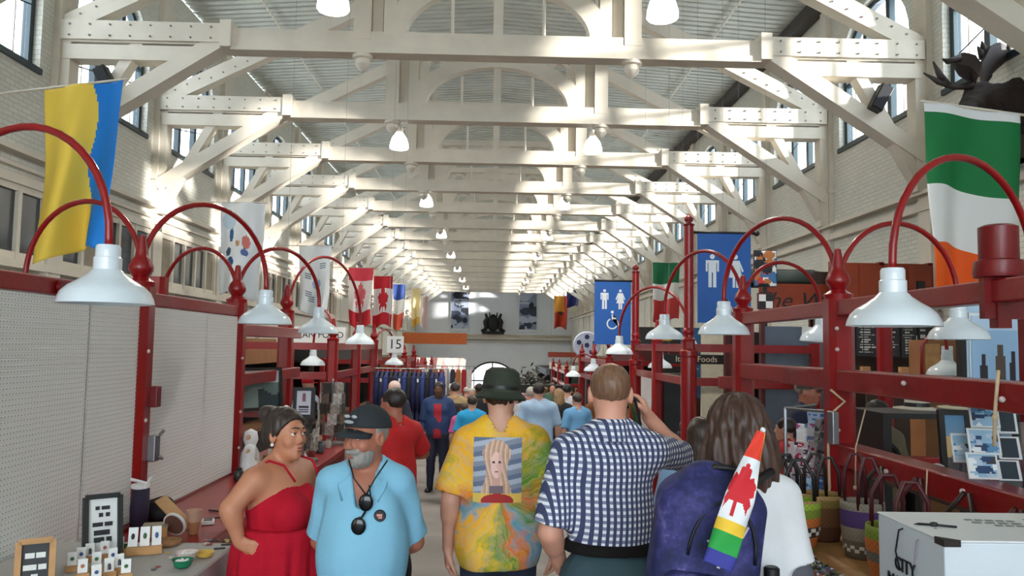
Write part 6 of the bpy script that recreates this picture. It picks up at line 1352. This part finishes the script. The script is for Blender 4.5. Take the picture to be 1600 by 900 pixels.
# ================================================================ shops along both walls
def kiosk(lab, side, x0, x1, y0, y1, hgt, body, fas, seed, open_near=True, zrel=None):
    s = side; ym = (y0+y1)/2; zf = floor_z(ym); t = thing('market_kiosk', lab, 'kiosk', (s*x0, ym, zf)); L = (y1-y0)/2; D = s*(x1-x0); r = random.Random(seed); zb = -.05*L-.02
    MB().bb(D-s*.06, D, -L, L, zb, hgt).build('back_wall', body, t)
    MB().bb(0, D, L-.06, L, zb, hgt).build('end_wall', body, t)
    MB().bb(s*.55, D-s*.06, -L, -L+.06, zb, hgt-.4).build('end_wall', body, t)
    MB().bb(0, s*.5, -L, L, .86, .92).build('counter', mat('counter wood', (120, 84, 56), .5), t); MB().bb(0, s*.05, -L, L, -.02, .86).build('counter_front', body, t)
    MB().bb(-s*.05, 0, -L, L, hgt-.42, hgt).build('fascia', fas, t); MB().bb(-s*.05, D, -L-.04, -L, hgt-.42, hgt).build('fascia', fas, t)
    for y in (-L+.06, L-.08): MB().bb(0, s*.1, y-.05, y+.05, .92, hgt-.42).build('corner_post', body, t)
    MB().bb(0, D, -L, L, hgt-.05, hgt).build('roof_panel', body, t)
    cols = [(150, 60, 44), (196, 180, 150), (60, 70, 90), (110, 130, 90), (206, 200, 196), (90, 60, 44), (196, 140, 60), (40, 40, 46)]
    for k, z in enumerate((.95, 1.3, 1.65)):
        if z > hgt-.5: continue
        MB().bb(s*.56, D-s*.06, -L-.28, -L, z-.03, z).build('shelf', WOOD, t)
        for c in (0, 1, 2):
            b = MB(); x = s*.6
            for i in range(10):
                w = r.uniform(.05, .14); h = r.uniform(.1, .26); x2 = x+s*w
                if abs(x2) > abs(D)-.08: break
                if (i+c) % 3 == 0: b.bb(x, x2-s*.01, -L-.25+r.uniform(0, .08), -L-.04, z, z+h)
                x = x2
            if b.f: b.build('goods', mat('shelf goods %d' % ((seed+k*3+c) % 8), cols[(seed+k*3+c) % 8], .5), t, kind='stuff')
    return t
BD = {n: mat('kiosk '+n, c, .55, var=.2, scale=3) for n, c in (('dark brown', (58, 40, 32)), ('black', (34, 32, 32)), ('dark green', (40, 52, 46)), ('maroon', (80, 24, 24)), ('slate', (92, 104, 120)), ('oak', (150, 100, 60)), ('cream', (206, 196, 176)), ('orange', (156, 70, 34)))}
KL = [(-1, 4.0, 6.0, 12.2, 16, 2.45, 'black', 'oak'), (-1, 4.0, 6.6, 18, 23, 2.7, 'dark brown', 'black'), (-1, 4.3, 6.7, 25.5, 31, 2.9, 'dark green', 'maroon'), (-1, 3.8, 6.6, 34, 41, 3.0, 'dark brown', 'orange'), (-1, 3.8, 6.6, 45, 54, 3.0, 'black', 'cream'), (-1, 3.8, 6.6, 57, 68, 3.2, 'slate', 'oak'),
      (1, 4.6, 6.7, 15.4, 19.5, 2.9, 'dark brown', 'black'), (1, 4.0, 6.6, 22, 27, 2.9, 'black', 'maroon'), (1, 4.3, 6.7, 33.5, 40, 3.1, 'dark brown', 'orange'), (1, 3.8, 6.6, 44, 53, 3.1, 'dark green', 'cream'), (1, 3.8, 6.6, 56, 68, 3.2, 'black', 'slate')]
for i, (s, x0, x1, y0, y1, h, b, fa) in enumerate(KL):
    j = i if s < 0 else i-6
    kiosk('%s kiosk with %s fascia, %s along the %s wall' % (b, fa, ORD[j], 'left' if s < 0 else 'right'), s, x0, x1, y0, y1, h, BD[b], BD[fa], i)
# near right shop with menu boards
zf = floor_z(12); t = thing('cafe_kiosk', 'dark brown cafe with orange-brown upper boards and long counter on the right', 'kiosk', (6.1, 12.2, zf))
MB().bb(-.78, .8, .9, 1.0, -.1, 3.6).build('back_wall', BD['dark brown'], t); MB().bb(-.78, .8, .2, .3, 2.93, 3.68).build('upper_board', SG, t)
for x in (-.76, 0, .78): MB().bb(x-.04, x+.04, .2, .32, -.05, 3.7).build('post', DKRED, t)
MB().bb(-.78, .8, -.9, -.3, 1.72, 1.78).build('counter', BLACK, t); MB().bb(-.78, .8, -.88, -.84, -.05, 1.72).build('counter_front', BD['dark brown'], t)
MB().bb(-.78, .8, .1, .26, 2.55, 2.9).build('fascia', BLACK, t)
for k in range(4): MB().bb(-.75+k*.39, -.75+k*.39+.37, .19, .2, 2.96, 3.65).build('board_panel', SG, t)
def chalk(seed):
    r = random.Random(seed); rows_ = [(.1+.075*i, r.uniform(.1, .25), r.uniform(.55, .9)) for i in range(11)]
    def fn(u, v):
        for z, a, b in rows_:
            if abs(v-z) < .018 and a < u < b and int(u*23+seed) % 4: return (196, 196, 190)
        return (38, 40, 42)
    return fn
for i, (x0, x1, y0, y1) in enumerate(((1322, 1336, 505, 560), (1338, 1372, 506, 558), (1374, 1406, 506, 558), (1408, 1432, 506, 560), (1434, 1448, 440, 562))):
    d = 12.05; a, b = W(x0, y0, d), W(x1, y1, d)
    t = thing('menu_board', 'black chalk menu board on the right, %s from the left' % ORD[i], 'menu board', (a.x, d, b.z), 0, 'black chalk menu boards on the right'); w, h = b.x-a.x, a.z-b.z
    sheet(chalk(i), 20, 44, lambda u, v: (u*w, 0, h*(1-v)), None, 'chalk_face', t, .01); MB().bb(-.01, w+.01, .012, .03, -.01, h+.01).build('backing', BLACK, t); MB().bar((w/2, .03, h*.8), (w/2, .42, h*.8), .03, .03).build('bracket', BLACK, t)
for i in range(7):
    p = W(1352+i*15, 588, 11.4); t = thing('paper_bag', 'tan paper bag in the row below the menu boards, %s from the left' % ORD[i], 'paper bag', (p.x, 11.4, zf+1.785), 0, 'tan paper bags below the menu boards'); h = .2 if i % 2 else .29
    MB().bb(-.06, .06, -.04, .04, 0, h).build('bag', mat('kraft paper', (190, 140, 92), .7), t, bevel=.004); MB().bb(-.058, .058, -.045, -.04, h*.3, h*.7).build('fold', mat('kraft shade', (170, 122, 78), .7), t)
t = thing('partition', 'slate blue partition panel behind the first right post', 'partition', (4.0, 10.4, floor_z(10.4))); z0 = -floor_z(10.4)
MB().bb(-.45, .55, 0, .05, -.02, z0+2.0).build('panel', BD['slate'], t); MB().bb(-.5, -.45, -.02, .07, -.02, z0+2.05).bb(.55, .6, -.02, .07, -.02, z0+2.05).build('edge_post', BD['maroon'], t)
t = thing('paper_notice', 'blank white notice pinned on the slate partition', 'notice', (4.2, 10.38, 1.9)); MB().box((0, 0, 0), (.33, .008, .19), Matrix.Rotation(.05, 3, 'Y')).build('sheet_of_paper', PAPER, t)
t = thing('dark_awning', 'dark curved canopy above the orange-brown script sign', 'canopy', (4.75, 13.6, 2.80))
o = MB()
for k in range(8):
    a0, a1 = k*PI/16, (k+1)*PI/16; o.quad(*[(x, -.5*math.cos(q), .26*math.sin(q)) for x, q in ((-.8, a0), (.75, a0), (.75, a1), (-.8, a1))])
o = o.build('awning_cloth', BD['dark green'], t, smooth=True); o.modifiers.new('th', 'SOLIDIFY').thickness = .02
MB().bb(-.8, .75, -.06, 0, -.05, .27).build('awning_frame', BLACK, t)
for x in (-.76, .7): MB().bb(x-.04, x+.04, -.06, .02, floor_z(13.6)-2.8, 0).build('awning_post', BD['maroon'], t)
t = thing('colour_poster', 'small colourful poster right of the nearer blue banner', 'poster', (3.98, 11.6, 2.62)); fn = blobs(41, [(60, 110, 160), (176, 110, 60), (30, 32, 40), (200, 60, 50)], 26, (226, 230, 234), .2, .12)
sheet(fn, 16, 24, lambda u, v: ((u-.5)*.32, -.008, .52*(1-v)), None, 'print', t, .004); MB().bb(-.17, .17, 0, .02, -.01, .53).build('backing', BLACK, t); MB().bb(-.03, .03, .02, .05, floor_z(11.6)-2.62, .5).build('upright', BLACK, t)
for i in range(2):
    for j in range(2): MB().bb(-.1+i*.1, i*.1, -.012, -.002, -.32+j*.1, -.22+j*.1).build('check_tile', PAPER if (i+j) % 2 else BLACK, t)
MB().bb(-.12, .12, 0, .02, -.34, -.1).build('check_backing', BD['maroon'], t)
# poster wall at the right edge
t = thing('poster_wall', 'pale blue display wall with dark bottle and knife-block photo at the right edge', 'display wall', (4.35, 6.5, floor_z(6.5))); z0 = -floor_z(6.5)
MB().bb(-.48, .9, .02, .06, -.02, z0+2.15).build('panel', mat('pale blue board', (176, 204, 226), .6), t); MB().bb(-.5, -.46, 0, .08, -.02, z0+2.2).build('edge', BLACK, t)
def knives(u, v):
    if v > .93: return (36, 40, 60)
    for x, w, top in ((.14, .05, .55), (.36, .06, .42), (.52, .04, .5)):
        if abs(u-x) < w*(1 if v > top+.15 else .5) and v > top: return (50, 44, 52) if x != .36 else (90, 74, 66)
    if .62 < u < .98 and v > .22+.1*abs(u-.8): return (64, 44, 46) if not (.72 < u < .9 and .55 < v < .62) else (150, 70, 66)
    if abs(u-.8-.25*(.2-v)) < .03 and v < .3: return (40, 36, 40)
    return (150, 186, 220) if v > .2 else (186, 210, 232)
sheet(knives, 40, 44, lambda u, v: (-.42+u*.66, .0, z0+1.42+.58*(1-v)), None, 'photo_print', t, .006); MB().bb(-.43, .25, .004, .02, z0+1.40, z0+2.02).build('mount', PAPER, t)
t = thing('wooden_cupboard', 'small oak cupboard with a pale lit pane seen under the inner lamp', 'cupboard', (4.62, 8.2, floor_z(8.2))); z0 = -floor_z(8.2)
MB().bb(-.16, .2, 0, .3, 0, z0+1.82).build('cupboard_body', BD['oak'], t); MB().bb(.02, .14, -.01, 0, z0+1.5, z0+1.76).build('pane', PAPER, t); MB().bb(-.15, -.0, -.012, 0, z0+1.45, z0+1.78).build('door', WOOD, t); MB().bb(-.17, .21, -.02, .0, z0+1.40, z0+1.45).build('shelf_edge', RED, t)
MB().tube([(-.2, -.03, z0+1.3), (-.2, -.03, z0+1.75), (-.12, -.03, z0+1.86), (0.02, -.03, z0+1.9), (.15, -.03, z0+1.86), (.23, -.03, z0+1.75), (.23, -.03, z0+1.3)], .018, 8).build('arched_trim', RED, t, smooth=True)
# moose above the flag
t = thing('moose_figure', 'dark brown moose head and shoulders with broad antlers above the tricolour flag', 'moose', (6.6, 10.6, 5.0)); q0 = Vector((6.6, 10.6, 5.0)); MO = mat('dark moose hide', (40, 26, 22), .8, var=.3, scale=20, bump=.5); AN = mat('dark antler', (52, 42, 40), .6)
P = lambda px, py, dy=0: np.array(W(px, py, 10.6+dy)-q0)
v = Vol(A(-1.0, -.8, -.9), A(.75, .7, .9), .02)
for p in (ell(P(1585, 165), (.36, .34, .33), .12), ell(P(1545, 160), (.34, .26, .24), .12), cap(P(1530, 150), P(1508, 175, -.35), .17, .12, .1), ell(P(1503, 183, -.42), (.11, .13, .1), .06), ell(P(1594, 140), (.16, .2, .18), .1), ell(P(1520, 140, -.05), (.1, .1, .1), .06), cap(P(1535, 132), P(1548, 118), .05, .02, .03), ell(P(1580, 205), (.34, .3, .25), .1)): v.add(p)
v.folds(.012, 18, 3); link('hide', v.mesh('hide', MO), t)
def antler(sh, tines, dy0, dy1):
    b = MB(); pts = [Vector(P(x, y, dy0+(dy1-dy0)*k/len(sh))) for k, (x, y) in enumerate(sh)]
    c = sum(pts, Vector())/len(pts); n = len(b.v); off = Vector((0, .035, .01))
    b.v += [tuple(c-off*1.6)]+[tuple(p-off) for p in pts]+[tuple(c+off*1.6)]+[tuple(p+off) for p in pts]; m = len(pts)
    for k in range(m):
        j = (k+1) % m; b.f += [(n, n+1+k, n+1+j), (n+m+1, n+m+2+j, n+m+2+k), (n+1+k, n+m+2+k, n+m+2+j, n+1+j)]
    o = b.build('antler', AN, t, smooth='auto')
    for tn in tines: MB().tube([Vector(P(x, y, dy0+(dy1-dy0)*.5)) for x, y in tn], [.05]+[.04]*(len(tn)-2)+[.01], 7).build('tine', AN, o, smooth=True)
antler([(1522, 132), (1500, 118), (1488, 98), (1505, 82), (1522, 86), (1532, 100), (1526, 118)], [[(1520, 134), (1490, 136), (1466, 128), (1443, 114)], [(1482, 134), (1470, 118), (1464, 104)], [(1474, 126), (1466, 112), (1458, 96)], [(1500, 90), (1480, 96), (1472, 92)]], -.1, -.45)
antler([(1534, 130), (1532, 100), (1545, 74), (1560, 66), (1580, 76), (1574, 92), (1552, 112)], [[(1536, 92), (1532, 80), (1527, 72)], [(1540, 84), (1536, 72), (1534, 64)], [(1572, 78), (1578, 70), (1580, 64)]], 0, .2)
MB().bb(.0, .48, -.5, .5, -.75, -.45).build('wall_shelf', BD['dark brown'], t); MB().bar((.1, 0, -.6), (.48, 0, -1.0), .08, .08).build('wall_bracket', BD['dark brown'], t)
# small cluttered details down the aisle
t = thing('planter', 'long dark planter with bushy foliage on a white counter, far right of the aisle', 'planter', (1.25, 25.5, floor_z(25.5))); MB().bb(-.9, .9, -.3, .3, 0, 1.1).build('white_counter', PAPER, t); MB().bb(-1.1, 1.1, -.25, .25, 1.5, 1.75).build('trough', BD['black'], t); MB().bb(-.85, -.75, -.05, .05, 1.1, 1.5).bb(.75, .85, -.05, .05, 1.1, 1.5).build('supports', BLACK, t, kind='stuff')
b = MB(); r = random.Random(2)
for i in range(150):
    p = Vector((r.gauss(-.1, .35), r.uniform(-.2, .2), 1.75+abs(r.gauss(0, .22)))); u = Vector((r.uniform(-1, 1), r.uniform(-1, 1), r.uniform(-.4, 1))).normalized()*.11; w = u.orthogonal().normalized()*.04; b.quad(p-u, p+w, p+u, p-w)
b.build('foliage', mat('dull dark foliage', (60, 58, 48), .7, var=.4), t, kind='stuff')
aw = thing('striped_awning', 'red and white striped awning far down the left side', 'awning', (-2.6, 36, floor_z(36)))
for k in range(10): MB().quad((-1.2+.26*k, -.7, 2.3), (-.94+.26*k, -.7, 2.3), (-.94+.26*k, .6, 2.9), (-1.2+.26*k, .6, 2.9)).quad((-1.2+.26*k, -.7, 2.3), (-.94+.26*k, -.7, 2.3), (-.94+.26*k, -.7, 2.05), (-1.2+.26*k, -.7, 2.05)).build('stripe', (RED, PAPER)[k % 2], aw)
for x in (-1.15, 1.35): MB().bb(x-.04, x+.04, -.65, -.57, 0, 2.3).bb(x-.04, x+.04, .5, .58, 0, 2.88).build('pole', DKRED, aw)
cc = random.Random(9)
for i in range(14):
    x = -2.9+.17*i; c = ((176, 40, 44), (226, 220, 214), (60, 60, 80), (190, 120, 60))[i % 4]
    t = thing('hanging_shirt', '%s garment hanging under the far left rails, %s from the left' % (('red', 'white', 'navy', 'amber')[i % 4], ORD[i]), 'garment', (x, 24.4, .95), 0, 'garments hung on the far left rail')
    MB().prism([(-.06, 0), (.06, 0), (.075, -.12), (.07, -.7), (-.07, -.7), (-.075, -.12)], (0, -.05, 0), (1, 0, 0), (0, 0, 1), (0, .1, 0)).build('cloth', cm(c, 'garment cloth'), t); MB().tube([(0, 0, 0), (0, 0, .1)], .01, 5).build('hook', STEEL, t)
gr = thing('garment_rail', 'steel rail carrying the far left row of garments', 'clothes rail', (-1.8, 24.4, floor_z(24.4))); zz = 1.05-floor_z(24.4); MB().tube([(-1.25, 0, 0), (-1.25, 0, zz), (1.25, 0, zz), (1.25, 0, 0)], .02, 6).build('rail', STEEL, gr)
t = thing('dark_cabinet', 'dark drinks cabinet behind the small right lamp', 'cabinet', (3.2, 13.95, floor_z(13.95))); MB().bb(-.22, .22, 0, .4, 0, 1.95).build('cabinet_body', BLACK, t, bevel=.02); MB().bb(-.18, .18, -.01, 0, .3, 1.85).build('glass_door', DGL, t); MB().bb(-.62, -.24, 0, .4, 0, 1.95).build('white_side', PAPER, t)
for i, (x, y, c, nm) in enumerate(((2.6, 10.6, (90, 70, 56), 'brown'), (2.9, 10.9, (206, 200, 190), 'white'), (3.05, 10.45, (120, 60, 50), 'rust'), (2.75, 11.4, (60, 56, 56), 'black'), (3.05, 11.5, (150, 120, 84), 'tan'))):
    t = thing('handbag', '%s handbag on the counter of the second right stall' % nm, 'handbag', (x, y, floor_z(11.85)+.851)); m = mat('bag leather '+nm, c, .5); MB().box((0, 0, .13), (.28, .12, .26), taper=.8).build('bag_body', m, t, bevel=.02); MB().tube([(-.09, 0, .25), (-.07, 0, .38), (.07, 0, .38), (.09, 0, .25)], .012, 6).build('handle', m, t, smooth=True)
